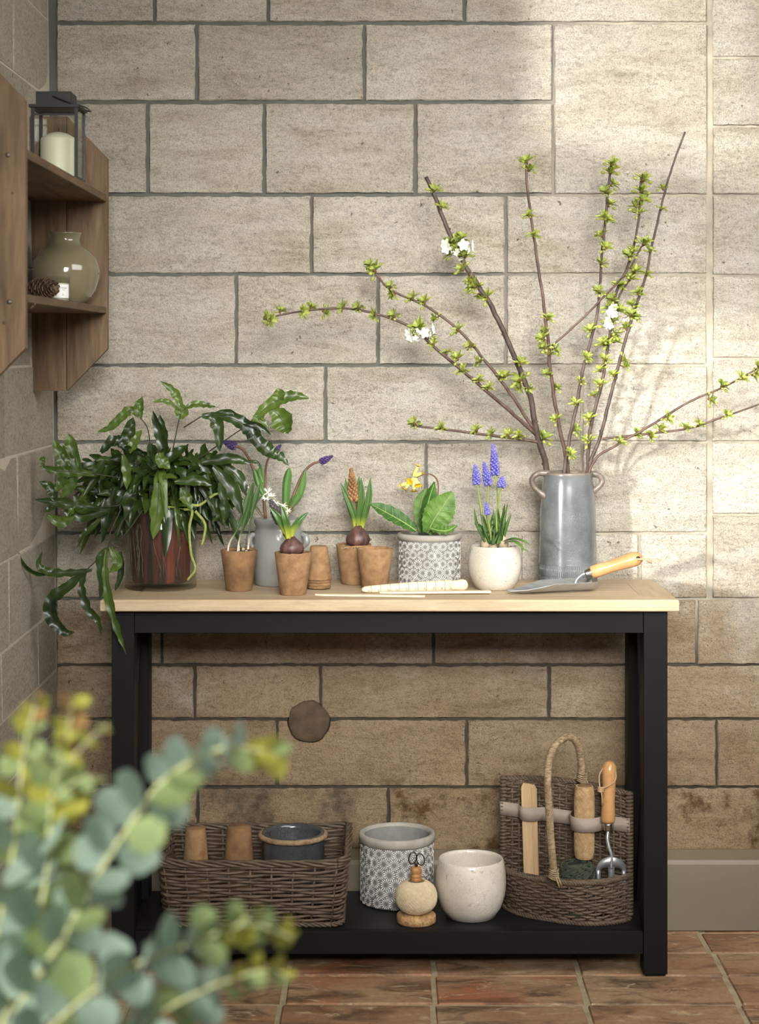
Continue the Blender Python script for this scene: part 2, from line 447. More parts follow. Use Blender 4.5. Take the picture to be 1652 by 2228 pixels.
M['grey_glaze'] = mk('grey_stoneware', Sr(130,131,128), Sr(144,144,140), 8, (1,1,.4), rough=.3, coat=.35)
M['blue_glaze'] = crackle('blue_grey_glaze', Sr(78,81,83), Sr(104,107,108), Sr(146,149,149), 330, .2, .5, .42)
M['blue_rim'] = mk('bare_brown_rim', Sr(96,86,76), Sr(126,112,98), 30, rough=.4, coat=.2)
M['dark_glaze'] = crackle('dark_blue_glaze', Sr(60,61,64), Sr(76,77,80), Sr(34,34,36), 110, .22, .5, .7)
M['rope'] = mk('rope_trim', Sr(120,98,72), Sr(160,134,102), 80, rough=.9, bs=.5, bscale=240)
M['white_glaze'] = crackle('white_crackle_glaze', Sr(200,192,176), Sr(216,209,195), Sr(146,132,112), 150, .35, .35, .45, Sr(150,140,124))
M['cement'] = mk('grey_cement', Sr(150,144,134), Sr(172,166,154), 22, rough=.85, bs=.3, bscale=160)
M['daisy_bg'] = mk('grey_pot', Sr(118,115,112), Sr(132,129,125), 40, rough=.9)
M['daisy'] = mk('white_relief', Sr(222,219,212), Sr(234,232,226), 40, rough=.85)
M['willow'] = mk('brown_willow', Sr(52,41,32), Sr(120,102,84), 9, (5,5,70), rough=.5, bs=.3, bscale=90, spec=.35, lo=.3, hi=.7)
M['willow_l'] = mk('pale_willow', Sr(104,84,60), Sr(164,144,114), 14, (6,6,20), rough=.45, spec=.35)
M['strap'] = mk('taupe_strap', Sr(150,136,122), Sr(160,146,132), 60, (1,1,8), rough=.9, bs=.3, bscale=300)
M['beech'] = wood('beech_handle', Sr(176,128,80), Sr(198,152,102), (4, 4, 4), 5, .35, .05, .3)
M['dibber'] = wood('pale_beech', Sr(222,204,170), Sr(234,220,192), (2, 14, 14), 5, .5, .05)
M['dib_ring'] = mk('scorched_ring', Sr(150,120,84), rough=.8)
M['steel'] = mk('brushed_steel', Sr(196,198,200), Sr(172,174,178), 30, (1,8,1), rough=.34, metal=.8)
M['ferrule'] = mk('ferrule_steel', Sr(190,188,182), rough=.25, metal=1.0)
M['leather'] = mk('leather_cord', Sr(196,164,132), Sr(176,140,108), 90, rough=.7)
M['twine'] = mk('natural_twine', Sr(196,178,144), Sr(212,195,164), 120, rough=.95, bs=.4, bscale=300)
M['twine_core'] = mk('twine_core', Sr(110,94,70), rough=1)
M['jute'] = mk('jute_twine', Sr(150,122,84), Sr(182,152,110), 90, rough=.95, bs=.4, bscale=300)
M['jute_core'] = mk('jute_core', Sr(112,88,58), rough=1)
M['green_tw'] = mk('green_twine', Sr(44,50,38), Sr(70,78,60), 90, rough=.95)
M['green_core'] = mk('green_core', Sr(28,32,24), rough=1)
M['stand_wood'] = wood('striped_acacia', Sr(140,100,60), Sr(208,172,122), (60, 8, 60), 2.6, .45, .05)
M['knob_wood'] = wood('acacia_knob', Sr(156,108,62), Sr(190,142,92), (16, 16, 3), 4, .4, .05)
M['dark_steel'] = mk('dark_steel', Sr(70,60,52), rough=.3, metal=.9)
M['slat'] = wood('cedar_slat', Sr(190,160,118), Sr(208,180,138), (16, 16, 1.2), 4, .6, .1)
M['slat2'] = wood('pale_slat', Sr(226,208,172), Sr(236,222,192), (1.5, 16, 16), 4, .6, .05)
M['terra'] = mk('inner_rust_pot', Sr(36,26,21), Sr(122,56,38), 5, (9,9,.5), rough=.8, bs=.5, bscale=120, lo=.45, hi=.7)
M['fern'] = mk('fern_leaf', Sr(25,40,14), Sr(58,80,30), 9, rough=.32, rand=9, spec=.5, transl=.22)
M['fern_l'] = mk('fern_leaf_young', Sr(60,82,28), Sr(96,118,44), 9, rough=.36, rand=9, spec=.5, transl=.25)
M['fern_st'] = mk('fern_stem', Sr(34,34,22), Sr(52,50,30), 20, rough=.6)
M['rhiz'] = mk('fern_rhizome', Sr(120,132,60), Sr(150,156,84), 160, rough=.8, bs=.5, bscale=300)
M['bulb'] = mk('bulb_skin', Sr(62,42,38), Sr(112,78,70), 14, (6,6,.8), rough=.45, bs=.4, bscale=60)
M['bulb_w'] = mk('bulb_root', Sr(190,176,150), Sr(150,132,104), 40, rough=.8)
def grad_leaf(name, c_low, c_high, z0, z1, rough=.35):
    m, nt, b = newmat(name); b.inputs['Roughness'].default_value = rough
    tc = nd(nt, 'ShaderNodeTexCoord'); sp = nd(nt, 'ShaderNodeSeparateXYZ'); nt.links.new(tc.outputs['Object'], sp.inputs[0])
    mr = nd(nt, 'ShaderNodeMapRange'); mr.inputs['From Min'].default_value = z0; mr.inputs['From Max'].default_value = z1
    nt.links.new(sp.outputs[2], mr.inputs[0])
    v = coords(nt, (30, 30, 3)); n = noise_n(nt, v, 5, 4)
    c = ramp(nt, mr.outputs[0], [(0, c_low), (.45, c_high), (1, c_high)])
    c = mix(nt, .4, c, ramp(nt, n, [(.3, g(.7)), (.65, g(1.15))]), 'MULTIPLY')
    nt.links.new(c, b.inputs['Base Color']); return m
M['hy_leaf'] = grad_leaf('hyacinth_leaf', Sr(176,182,64), Sr(66,98,42), .13, .19)
M['al_leaf'] = grad_leaf('pale_stemmed_leaf', Sr(226,214,196), Sr(66,92,48), .095, .17)
M['tulip_leaf'] = grad_leaf('tulip_leaf', Sr(120,84,70), Sr(82,120,56), .16, .235)
M['red_stem'] = mk('red_brown_stem', Sr(104,72,54), Sr(124,96,66), 20, (1,1,.3), rough=.5)
M['purple'] = mk('purple_floret', Sr(58,44,92), Sr(86,66,120), 60, rough=.5)
M['blue_fl'] = mk('blue_floret', Sr(82,80,160), Sr(136,130,208), 160, rough=.5)
M['brown_sp'] = mk('brown_hyacinth_bud', Sr(128,92,58), Sr(166,122,78), 50, rough=.6)
M['dark_sp'] = mk('violet_hyacinth_bud', Sr(66,56,62), Sr(96,84,90), 50, rough=.5)
M['white_fl'] = mk('white_blossom', Sr(240,238,222), rough=.6)
M['yellow'] = mk('yellow_petal', Sr(240,192,22), Sr(246,208,50), 60, rough=.5)
M['calyx'] = mk('pale_calyx', Sr(206,208,104), Sr(220,222,136), 40, rough=.5)
M['orange'] = mk('orange_eye', Sr(226,140,16), rough=.5)
M['prim'] = mk('primula_leaf', Sr(74,112,40), Sr(108,144,62), 40, rough=.55, bs=.6, bscale=120, bd=.002, transl=.2)
M['prim_d'] = mk('primula_leaf_dark', Sr(46,84,30), Sr(72,112,44), 40, rough=.5, bs=.6, bscale=120, bd=.002, transl=.15)
M['vein'] = mk('primula_vein', Sr(142,166,96), rough=.55)
M['m_leaf'] = mk('grass_leaf', Sr(54,84,36), Sr(92,122,56), 20, (1,1,.3), rough=.45, transl=.15)
M['m_stem'] = mk('green_stem', Sr(146,164,76), Sr(120,140,66), 20, rough=.5)
M['bark'] = mk('cherry_bark', Sr(54,44,38), Sr(90,76,66), 60, (1,1,.5), rough=.6, bs=.5, bscale=220, bd=.001)
M['bark_r'] = mk('red_twig_bark', Sr(64,47,39), Sr(102,80,68), 50, (1,1,.5), rough=.55, bs=.4, bscale=220)
M['bud'] = mk('bud_leaf', Sr(142,154,58), Sr(184,192,92), 60, rough=.5, rand=9, transl=.25)
M['bud_d'] = mk('bud_leaf_dark', Sr(104,120,44), Sr(146,158,68), 60, rough=.5, rand=9, transl=.2)
M['bud_scale'] = mk('bud_scale', Sr(104,72,48), rough=.6)
M['euc'] = mk('eucalyptus_leaf', Sr(150,178,160), Sr(198,216,198), 16, rough=.5, rand=9, transl=.25)
M['euc_g'] = mk('eucalyptus_leaf_green', Sr(138,162,104), Sr(182,198,138), 16, rough=.5, rand=9, transl=.25)
M['euc_y'] = mk('eucalyptus_tip_leaf', Sr(168,176,74), Sr(208,198,98), 20, rough=.5, rand=9, transl=.3)
M['euc_r'] = mk('eucalyptus_tip_red', Sr(170,124,84), Sr(150,130,70), 20, rough=.5, rand=9, transl=.2)
M['euc_st'] = mk('eucalyptus_stem', Sr(186,190,134), Sr(204,204,150), 20, rough=.5)
# ================================================================== structure
WY = 4.375                                    # back wall face
def xl(z): return -0.7626-0.0134*z            # left wall face (leans back a little)
def zw(py, Y=WY): return CAMZ-(py-CY)*Y/FPX
def xw(px, Y=WY): return (px-CX)*Y/FPX

def slab(nm, parent, o, u, v, n, u0, u1, v0, v1, mat, seed, bulge=.0012, edge=.0034, jag=.0052, thick=.03, cell=.012):
    """one cut stone / tile: uneven face, worn edges; o origin, u v in-plane, n outward"""
    rnd = random.Random(seed)
    L, H = u1-u0, v1-v0
    def ticks(a, l, c):
        k = max(2, int(l/c)); return [0, edge/l*.9]+[i/k for i in range(1, k)]+[1-edge/l*.9, 1]
    us, vs = ticks(u0, L, cell), ticks(v0, H, cell); nu, nv = len(us), len(vs)
    off = rnd.uniform(-bulge, bulge); tx = rnd.uniform(-1, 1)*.0012; ty = rnd.uniform(-1, 1)*.0012
    sd = V(rnd.uniform(0, 99), rnd.uniform(0, 99), seed*1.7)
    mb = MB(); vert = []
    c0 = o+u*(u0+L/2)+v*(v0+H/2)
    for j, b in enumerate(vs):
        for i, a in enumerate(us):
            e = i in (0, nu-1) or j in (0, nv-1)
            h = off+tx*(a-.5)*2+ty*(b-.5)*2+noise.noise(V(a*L*9, b*H*9, 0)+sd)*bulge*1.5
            uu, vv = u0+a*L, v0+b*H
            if e:
                h -= edge*.9
                q = (noise.noise(V(a*L*22, b*H*22, 5)+sd)+.8*noise.noise(V(a*L*75, b*H*75, 9)+sd))*jag*.7
                if i == 0: uu += abs(q)*1.3
                if i == nu-1: uu -= abs(q)*1.3
                if j == 0: vv += abs(q)*1.3
                if j == nv-1: vv -= abs(q)*1.3
            vert.append(o+u*uu+v*vv+n*h)
    fs = [(j*nu+i, j*nu+i+1, (j+1)*nu+i+1, (j+1)*nu+i) for j in range(nv-1) for i in range(nu-1)]
    ring = [i for i in range(nu)]+[j*nu+nu-1 for j in range(1, nv)]+[(nv-1)*nu+i for i in range(nu-2, -1, -1)]+[j*nu for j in range(nv-2, 0, -1)]
    b0 = len(vert)
    for r in ring: vert.append(vert[r]-n*thick)
    k = len(ring)
    fs += [(ring[(q+1) % k], ring[q], b0+q, b0+(q+1) % k) for q in range(k)]
    mb.add(vert, fs)
    o_ = mb.build(nm, mat, parent, smooth=True, origin=c0)
    o_.data.set_sharp_from_angle(angle=radians(24)); return o_

# ---- back wall
mb = MB(); mb.box((-0.86, WY+.0065, 0), (2.0, WY+.12, 3.1))
wall_back = mb.build('wall_back', M['mortar'], None, smooth=False, origin=(0, WY, 0)); wall_back['kind'] = 'structure'
wall_back['label'] = 'coursed sandstone block wall behind the potting table'
L0 = 122
rows = [(-640,-470,[L0,420,900,1300,1541]), (-470,-300,[L0,300,700,1180,1541]), (-300,-120,[L0,500,880,1250,1541]),
 (-120,50,[L0,336,583,1012,1541]), (50,222,[L0,428,793,1205]), (222,424,[L0,321,575,904,1205]), (50,424,[1205,1541]),
 (424,597,[L0,678,1101,1541]), (597,795,[L0,514,823,1101,1541]), (795,962,[L0,708,1267,1541]), (962,1160,[L0,927,1267,1541]),
 (1160,1303,[L0,640,1133,1392,1541]), (1303,1447,[L0,352,943,1517,1950,2300,2640]), (1447,1565,[L0,424,698,1195,1760,2200,2640]),
 (1565,1713,[L0,603,1016,1560,1990,2350,2640]), (1713,1862,[L0,430,845,1310,1800,2250,2640]), (1862,2010,[L0,700,1300,1900,2300,2640])]
rr_ = random.Random(3)
pil = [-640,-420,-240,-60,125,275,424,600,780,962,1120,1303]
for k in range(len(pil)-1):
    s_ = rr_.choice([1860, 1930, 2010]); rows.append((pil[k], pil[k+1], [1549.5, s_, s_+330, 2640]))
k = 0
for (ya, yb, xs) in rows:
    for a, b in zip(xs[:-1], xs[1:]):
        k += 1
        gp = 3.0 if (yb <= 424 and b <= 1205) else 2.1 if a < 1205 else 1.6
        gl = 1 if a == L0 else gp
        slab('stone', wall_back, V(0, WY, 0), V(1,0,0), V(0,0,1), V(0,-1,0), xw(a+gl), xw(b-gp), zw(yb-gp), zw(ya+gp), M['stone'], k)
# filled hole in the lower courses
mb = MB(); c = P(672, 1570, WY-.001)
mb.lathe([(0,.004),(.030,.0045),(.046,.003),(.052,-.004)], (0,0,0), 28, jit=lambda a, r, z: (r*.12*noise.noise(V(cos(a)*2, sin(a)*2, 3)), 0))
mb.v = [V(c.x+v.x, c.y-v.z, c.z+v.y) for v in mb.v]
mb.build('mortar_plug', M['plug'], wall_back, label='round dark patch of filling in the lower stones')

# ---- left wall with a window further towards the camera side
WOP = [(1.94, 2.66, 1.00, 1.72), (2.02, 2.86, 2.04, 2.62), (.36, 1.12, .48, 1.32)]    # openings (y0,y1,z0,z1)
mb = MB()
def wbox(y0, y1, z0, z1):
    t = .05
    mb.add([(xl(z0)-.0012-t,y0,z0),(xl(z0)-.0012,y0,z0),(xl(z0)-.0012,y1,z0),(xl(z0)-.0012-t,y1,z0),(xl(z1)-.0012-t,y0,z1),(xl(z1)-.0012,y0,z1),(xl(z1)-.0012,y1,z1),(xl(z1)-.0012-t,y1,z1)],
           [(0,3,2,1),(4,5,6,7),(0,1,5,4),(1,2,6,5),(2,3,7,6),(3,0,4,7)])
W3 = WOP[2]  # low unseen opening, added so the sun reaches the eucalyptus
wbox(.2, 4.42, 0, W3[2]); wbox(.2, W3[0], W3[2], W3[3]); wbox(W3[1], 4.42, W3[2], WOP[0][2]); wbox(W3[1], WOP[0][0], WOP[0][2], W3[3]); wbox(.2, WOP[0][0], W3[3], WOP[0][3]); wbox(WOP[0][1], 4.42, WOP[0][2], WOP[0][3])
wbox(.2, 4.42, WOP[0][3], WOP[1][2]); wbox(.2, WOP[1][0], WOP[1][2], WOP[1][3]); wbox(WOP[1][1], 4.42, WOP[1][2], WOP[1][3]); wbox(.2, 4.42, WOP[1][3], 3.1)
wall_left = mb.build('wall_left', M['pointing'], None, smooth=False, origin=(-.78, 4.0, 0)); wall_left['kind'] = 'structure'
wall_left['label'] = 'smooth pale stone side wall carrying the wooden shelf'
lz = [zw(y) for y in (-640,-470,-300,-125,45,215,400,597,795,968,1160,1326,1455,1580,1713,1860,2080)]
lj = [3.9,4.0,3.75,4.05,3.95,4.1,3.85,4.1,3.81,3.93,3.82,4.14,3.9,4.08,3.85,3.99]
k = 500
for r in range(len(lz)-1):
    z1, z0 = lz[r], lz[r+1]
    if z0 < 0: z0 = .002
    ys = [4.366, lj[r]]
    while ys[-1] > 2.86: ys.append(ys[-1]-random.Random(k+int(ys[-1]*100)).uniform(.32, .5))
    ys[-1] = 2.84
    for b, a in zip(ys[:-1], ys[1:]):
        k += 1
        if b-a < .03: continue
        n_ = V(1, 0, .0134).normalized(); vv = V(-.0134, 0, 1)
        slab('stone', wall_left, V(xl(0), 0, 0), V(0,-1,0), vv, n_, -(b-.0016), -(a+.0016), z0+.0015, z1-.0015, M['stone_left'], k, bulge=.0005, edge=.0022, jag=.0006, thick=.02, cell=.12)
for i, (y0, y1, z0, z1) in enumerate(WOP):
    mb = MB(); x = xl(z0); e = .02
    for a in ((y0, y0+e, z0, z1), (y1-e, y1, z0, z1), (y0+e, y1-e, z0, z0+e), (y0+e, y1-e, z1-e, z1)):
        mb.box((x-.05, a[0], a[2]), (x-.02, a[1], a[3]))
    o = mb.build('window_%d' % (i+1), M['base'], None, smooth=False, origin=(x, y0, z0)); o['kind'] = 'structure'
    o['label'] = 'unseen painted opening in the side wall beyond the shelf, letting the sun in'

# ---- unseen slab above the frame, added to shade the upper wall
mb = MB(); mb.box((-.86, 1.6, 2.72), (2.0, 4.5, 2.80))
o = mb.build('overhead_shade', M['pointing'], None, smooth=False, origin=(0, 3, 2.72)); o['kind'] = 'structure'; o['label'] = 'unseen pale slab overhead, added to shade the upper wall'
# ---- skirting
BYF = 4.315; BXF = -.691
mb = MB()
prof = [(0,0),(0,.155),(.006,.164),(.050,.176),(.060,.176)]
vs = []
for x in (BXF-.07, 2.0):
    for (d, z) in prof: vs.append((x, BYF+d, z))
n_ = len(prof)
mb.add(vs, [(i, n_+i, n_+i+1, i+1) for i in range(n_-1)])
o = mb.build('baseboard_back', M['base'], None, smooth=False, origin=(0, BYF, 0)); o['kind'] = 'structure'; o['label'] = 'taupe painted skirting along the foot of the block wall'
mb = MB(); vs = []
for y in (BYF+.004, .4):
    for (d, z) in prof: vs.append((BXF-d*1.3, y, z))
mb.add(vs, [(i+1, n_+i+1, n_+i, i) for i in range(n_-1)])
o = mb.build('baseboard_left', M['base'], None, smooth=False, origin=(BXF, 4, 0)); o['kind'] = 'structure'; o['label'] = 'taupe painted skirting along the side wall'

# ---- floor of terracotta tiles
mb = MB(); mb.box((-.9, .2, -.06), (2.0, 4.5, -.0045))
floor = mb.build('floor', M['grout'], None, smooth=False, origin=(0, 3, -.0045)); floor['kind'] = 'structure'; floor['label'] = 'worn terracotta tile floor with pale grout'
ty = [4.45, 4.305, 4.160, 4.006, 3.830, 3.655, 3.48, 3.31, 3.13, 2.96, 2.78, 2.6, 2.43, 2.25, 2.08, 1.9, 1.72, 1.55, 1.37, 1.2, 1.02, .85]
k = 900
for r in range(len(ty)-1):
    rd = random.Random(k); sh = rd.uniform(-.006, .006)
    for c_ in range(-3, 6):
        k += 1
        x0 = .112+.318*c_+sh; x1 = x0+.318
        x0 = max(x0, BXF-.06)
        if x1-x0 < .03 or x0 > 1.9: continue
        slab('tile', floor, V(0,0,-.001), V(1,0,0), V(0,1,0), V(0,0,1), x0+.0045, x1-.0045, ty[r+1]+.004, ty[r]-.004, M['tile'], k, bulge=.0009, edge=.004, jag=.004, thick=.01, cell=.06)

# ================================================================== potting table
TZ = .822; SZ = .095
tb = thing('potting_table', (.019, 4.15, 0), 'charcoal painted potting table with pale oak top and low shelf', 'table')
top = MB().box((-.600, 4.03, .7975), (.638, 4.28, TZ-.0006)).build('table_top', M['oak_x'], tb, smooth=False)
x0, x1, y0, y1 = -.607, .645, 3.975, 4.335; bw = .075; e = .004
def plank(vs, m):
    """mitred edge board given as 4 plan points, outer edge first, with rounded outer arris"""
    a, b, c_, d = [Vector((p[0], p[1], 0)) for p in vs]
    m_ = MB(); ins = lambda p, q, t: p+(q-p).normalized()*t
    lev = []
    ao, bo = a, b; ai, bi = ins(a, d, e), ins(b, c_, e)
    z0, z1 = .7965, TZ
    ring = [V(ai.x, ai.y, z1), V(bi.x, bi.y, z1), V(c_.x, c_.y, z1), V(d.x, d.y, z1), V(ao.x, ao.y, z1-e), V(bo.x, bo.y, z1-e), V(ao.x, ao.y, z0+.002), V(bo.x, bo.y, z0+.002), V(ai.x, ai.y, z0), V(bi.x, bi.y, z0), V(c_.x, c_.y, z0), V(d.x, d.y, z0)]
    m_.add(ring, [(0,1,2,3), (4,5,1,0), (6,7,5,4), (8,9,7,6), (11,10,9,8), (0,3,11,8,6,4), (1,5,7,9,10,2), (2,10,11,3)])
    return m_.build('board', m, top, smooth=False)
gq = .0006
plank([(x0,y0),(x1,y0),(x1-bw,y0+bw),(x0+bw,y0+bw)], M['oak_x'])
plank([(x1,y1),(x0,y1),(x0+bw,y1-bw),(x1-bw,y1-bw)], M['oak_x'])
plank([(x1,y0+gq),(x1,y1-gq),(x1-bw+gq,y1-bw),(x1-bw+gq,y0+bw)], M['oak_y'])
plank([(x0,y1-gq),(x0,y0+gq),(x0+bw-gq,y0+bw),(x0+bw-gq,y1-bw)], M['oak_y'])
nb = 3; ya = y0+bw+gq; yb = y1-bw-gq
for i in range(nb):
    a = ya+(yb-ya)*i/nb+gq/2; b = ya+(yb-ya)*(i+1)/nb-gq/2
    MB().box((x0+bw+gq, a, .81), (x1-bw-gq, b, TZ)).build('board', M['oak_x'], top, smooth=False)
LX = [(-.586, -.537), (.572, .624)]; LY = [(4.0, 4.055), (4.25, 4.308)]
for (a, b) in LX:
    for (c_, d) in LY:
        mb = MB().box((a, c_, .004), (b, d, .796), bev=.0012)
        mb.box((a+.004, c_+.004, 0), (b-.004, d-.004, .004))
        mb.build('leg', M['black'], tb, smooth=False)
for (c_, d) in ((4.003, 4.025), (4.285, 4.305)):
    MB().box((-.5365, c_, .746), (.5715, d, .796), bev=.001).build('apron', M['black'], tb, smooth=False)
for (a, b) in ((-.572, -.550), (.586, .608)):
    MB().box((a, 4.0555, .746), (b, 4.2495, .796), bev=.001).build('side_rail', M['black'], tb, smooth=False)
    MB().box((a, 4.0555, .046), (b, 4.2495, .094), bev=.001).build('side_rail', M['black'], tb, smooth=False)
    for s in (0, 1):
        ys = (4.056, 4.249) if s == 0 else (4.249, 4.056)
        mid = (a+b)/2; xa = mid-.008+s*.0005; xb = mid+.008-s*.0005
        q0, q1 = V(0, ys[0], .10), V(0, ys[1], .74); d = (q1-q0).normalized(); pr = V(0, d.z, -d.y)*.012
        mb = MB()
        pts = [q0-pr, q0+pr, q1+pr, q1-pr]
        mb.add([(xa, p.y, p.z) for p in pts]+[(xb, p.y, p.z) for p in pts], [(0,1,2,3),(7,6,5,4),(0,4,5,1),(1,5,6,2),(2,6,7,3),(3,7,4,0)])
        mb.build('cross_brace', M['black'], tb, smooth=False)
sh = MB().box((-.549, 4.027, .075), (.585, 4.308, SZ)).build('low_shelf', M['black2'], tb, smooth=False)
MB().box((-.5365, 4.006, .046), (.5715, 4.0265, .0955), bev=.001).build('shelf_rail', M['black'], tb, smooth=False)

# ================================================================== wall shelf unit
XW = -.7855; XR = -.613
su = thing('wall_shelf', (-.70, 3.65, 1.271), 'reclaimed pine wall shelf with two boards between cut-cornered side panels', 'shelf')
def side(ya, yb, m):
    xs = -.7045
    par = MB()
    out = [(XW, 1.271), (xs-.0008, 1.271), (xs-.0008, 1.886), (XW, 1.886)]
    out2 = [(xs+.0008, 1.271), (XR-.0, 1.365), (XR, 1.792), (xs+.0008, 1.886)]
    res = []
    for o_ in (out, out2):
        mm = MB(); n_ = len(o_)
        mm.add([(x, ya, z) for x, z in o_]+[(x, yb, z) for x, z in o_], [tuple(range(n_)), tuple(range(2*n_-1, n_-1, -1))]+[(i, n_+i, n_+(i+1) % n_, (i+1) % n_) for i in range(n_)])
        res.append(mm.build('plank', m, su, smooth=False))
    return res
side(4.120, 4.140, M['reclaim']); near = side(3.166, 3.187, M['reclaim'])
for (za, zb, xr) in ((1.695, 1.711, XR-.002), (1.4445, 1.459, XR-.002)):
    MB().box((-.784, 3.1875, za), (xr, 4.1195, zb), bev=.0012).build('shelf_board', M['reclaim_y'], su, smooth=False)
for (px, py) in ((17, 337), (20, 657)):
    c = P(px, py, 3.166); mb = MB().axis_lathe(c+V(0,.002,0), c+V(0,-.001,0), [(0,.0045),(.002,.0045),(.003,.003)], 14)
    mb.build('screw', M['screw'], near[1])
for (px, py, r) in ((27, 420, .003), (9, 702, .004)):
    c = P(px, py, 3.1657); mb = MB().axis_lathe(c+V(0,.001,0), c, [(0,r),(.001,r*.8)], 12); mb.build('knot', M['plug'], near[1])
c = P(62, 676, 3.24)
MB().tube([c, c+V(.010,.0,.010)], .0014, 8).ball(c+V(.011,0,.011), .0026).build('hook', M['screw'], su)
# ================================================================== things on the wall shelf
# lantern
lz0 = 1.7112; lx0, lx1, ly0, ly1, lzt = -.712, -.617, 3.738, 3.835, 1.862
ln = thing('lantern', ((lx0+lx1)/2, (ly0+ly1)/2, lz0), 'black metal and glass candle lantern on the upper shelf board', 'lantern')
MB().box((lx0, ly0, lz0), (lx1, ly1, lz0+.005)).build('base', M['metal_blk'], ln, smooth=False)
t = .0065
for x in (lx0, lx1-t):
    for y in (ly0, ly1-t):
        MB().box((x, y, lz0+.005), (x+t, y+t, lzt-.006)).build('post', M['metal_blk'], ln, smooth=False)
mb = MB()
for zz in (lzt-.006,):
    mb.box((lx0-.004, ly0-.004, zz), (lx1+.004, ly0+.005, zz+.006)); mb.box((lx0-.004, ly1-.005, zz), (lx1+.004, ly1+.004, zz+.006))
    mb.box((lx0-.004, ly0+.005, zz), (lx0+.005, ly1-.005, zz+.006)); mb.box((lx1-.005, ly0+.005, zz), (lx1+.004, ly1-.005, zz+.006))
mb.box((lx0+t, ly0, lzt-.022), (lx1-t, ly0+.004, lzt-.019))
mb.build('top_frame', M['metal_blk'], ln, smooth=False)
tg = .0012
MB().box((lx0+t, ly0+.002, lz0+.005), (lx1-t, ly0+.002+tg, lzt-.006)).build('pane', M['glass'], ln, smooth=False)
MB().box((lx0+t, ly1-.003-tg, lz0+.005), (lx1-t, ly1-.003, lzt-.006)).build('pane', M['glass'], ln, smooth=False)
MB().box((lx0+.002, ly0+t, lz0+.005), (lx0+.002+tg, ly1-t, lzt-.006)).build('pane', M['glass'], ln, smooth=False)
MB().box((lx1-.002-tg, ly0+t, lz0+.005), (lx1-.002, ly1-t, lzt-.006)).build('pane', M['glass'], ln, smooth=False)
cxl, cyl = (lx0+lx1)/2-.004, (ly0+ly1)/2
MB().box((lx0+.005, ly0+.005, lzt-.003), (lx1-.005, ly1-.005, lzt-.001)).build('roof_plate', M['metal_blk'], ln, smooth=False)
MB().box((cxl-.036, cyl-.036, lzt-.001), (cxl+.036, cyl+.036, lzt+.028), bev=.001).build('chimney', M['metal_blk'], ln, smooth=False)
hp = [V(cxl-.002, cyl-.037, lzt+.018), V(cxl+.03, cyl-.042, lzt+.006), V(lx1+.012, cyl-.035, lzt-.004), V(lx1+.016, cyl, lzt-.006), V(lx1+.012, cyl+.035, lzt-.004), V(cxl+.03, cyl+.042, lzt+.006), V(cxl-.002, cyl+.037, lzt+.018)]
MB().tube(cr(hp, 6), .0014, 7).build('handle', M['metal_blk'], ln)
cn = thing('candle', (cxl+.004, cyl, lz0+.005), 'thick cream pillar candle inside the lantern', 'candle')
MB().lathe([(.036,0),(.0365,.003),(.0365,.078),(.034,.083),(.018,.092),(.004,.095),(0,.095)], (cxl+.004, cyl, lz0+.005), 40).build('wax', M['wax'], cn)
MB().tube([V(cxl+.004, cyl, lz0+.099), V(cxl+.005, cyl, lz0+.108)], .001, 6).build('wick', M['metal_blk'], cn)

# olive glass vase
vz = 1.4592; vc = V(-.690, 4.02, vz)
va = thing('glass_vase', vc, 'round olive glass vase with a short flared neck on the lower shelf board', 'vase')
pr = [(.034,.0),(.040,.001),(.052,.012),(.066,.035),(.0735,.062),(.074,.078),(.069,.098),(.056,.118),(.041,.129),(.034,.135),(.0315,.143),(.032,.150),(.036,.157),(.037,.159),(.0355,.160)]
inn = [(.033,.157),(.029,.149),(.0285,.142),(.031,.134),(.038,.127),(.053,.116),(.066,.097),(.071,.078),(.0705,.062),(.063,.036),(.049,.014),(.0,.006)]
MB().lathe([(.0,.0)]+pr+inn, vc, 56).build('body', M['olive_body'], va)

# scented candle in a glass
jc = V(-.680, 3.832, vz)
jr = thing('candle_jar', jc, 'small glass candle jar with a white label, behind the pine cone', 'candle')
MB().lathe([(0,0),(.0300,0),(.0318,.002),(.0318,.056),(.0305,.056),(.0300,.007),(0,.006)], jc, 40).build('glass', M['glass'], jr)
MB().lathe([(0,.0065),(.0296,.0065),(.0296,.042),(.0,.0415)], jc, 40).build('wax', M['wax'], jr)
a0, a1 = radians(-105), radians(-18); R_ = .0322; mb = MB(); nn = 14
vs = [jc+V(R_*cos(a0+(a1-a0)*i/nn), R_*sin(a0+(a1-a0)*i/nn), zz) for zz in (.011, .039) for i in range(nn+1)]
mb.add(vs, [(i, i+1, nn+2+i, nn+1+i) for i in range(nn)]); lab = mb.build('label_paper', M['paper'], jr)

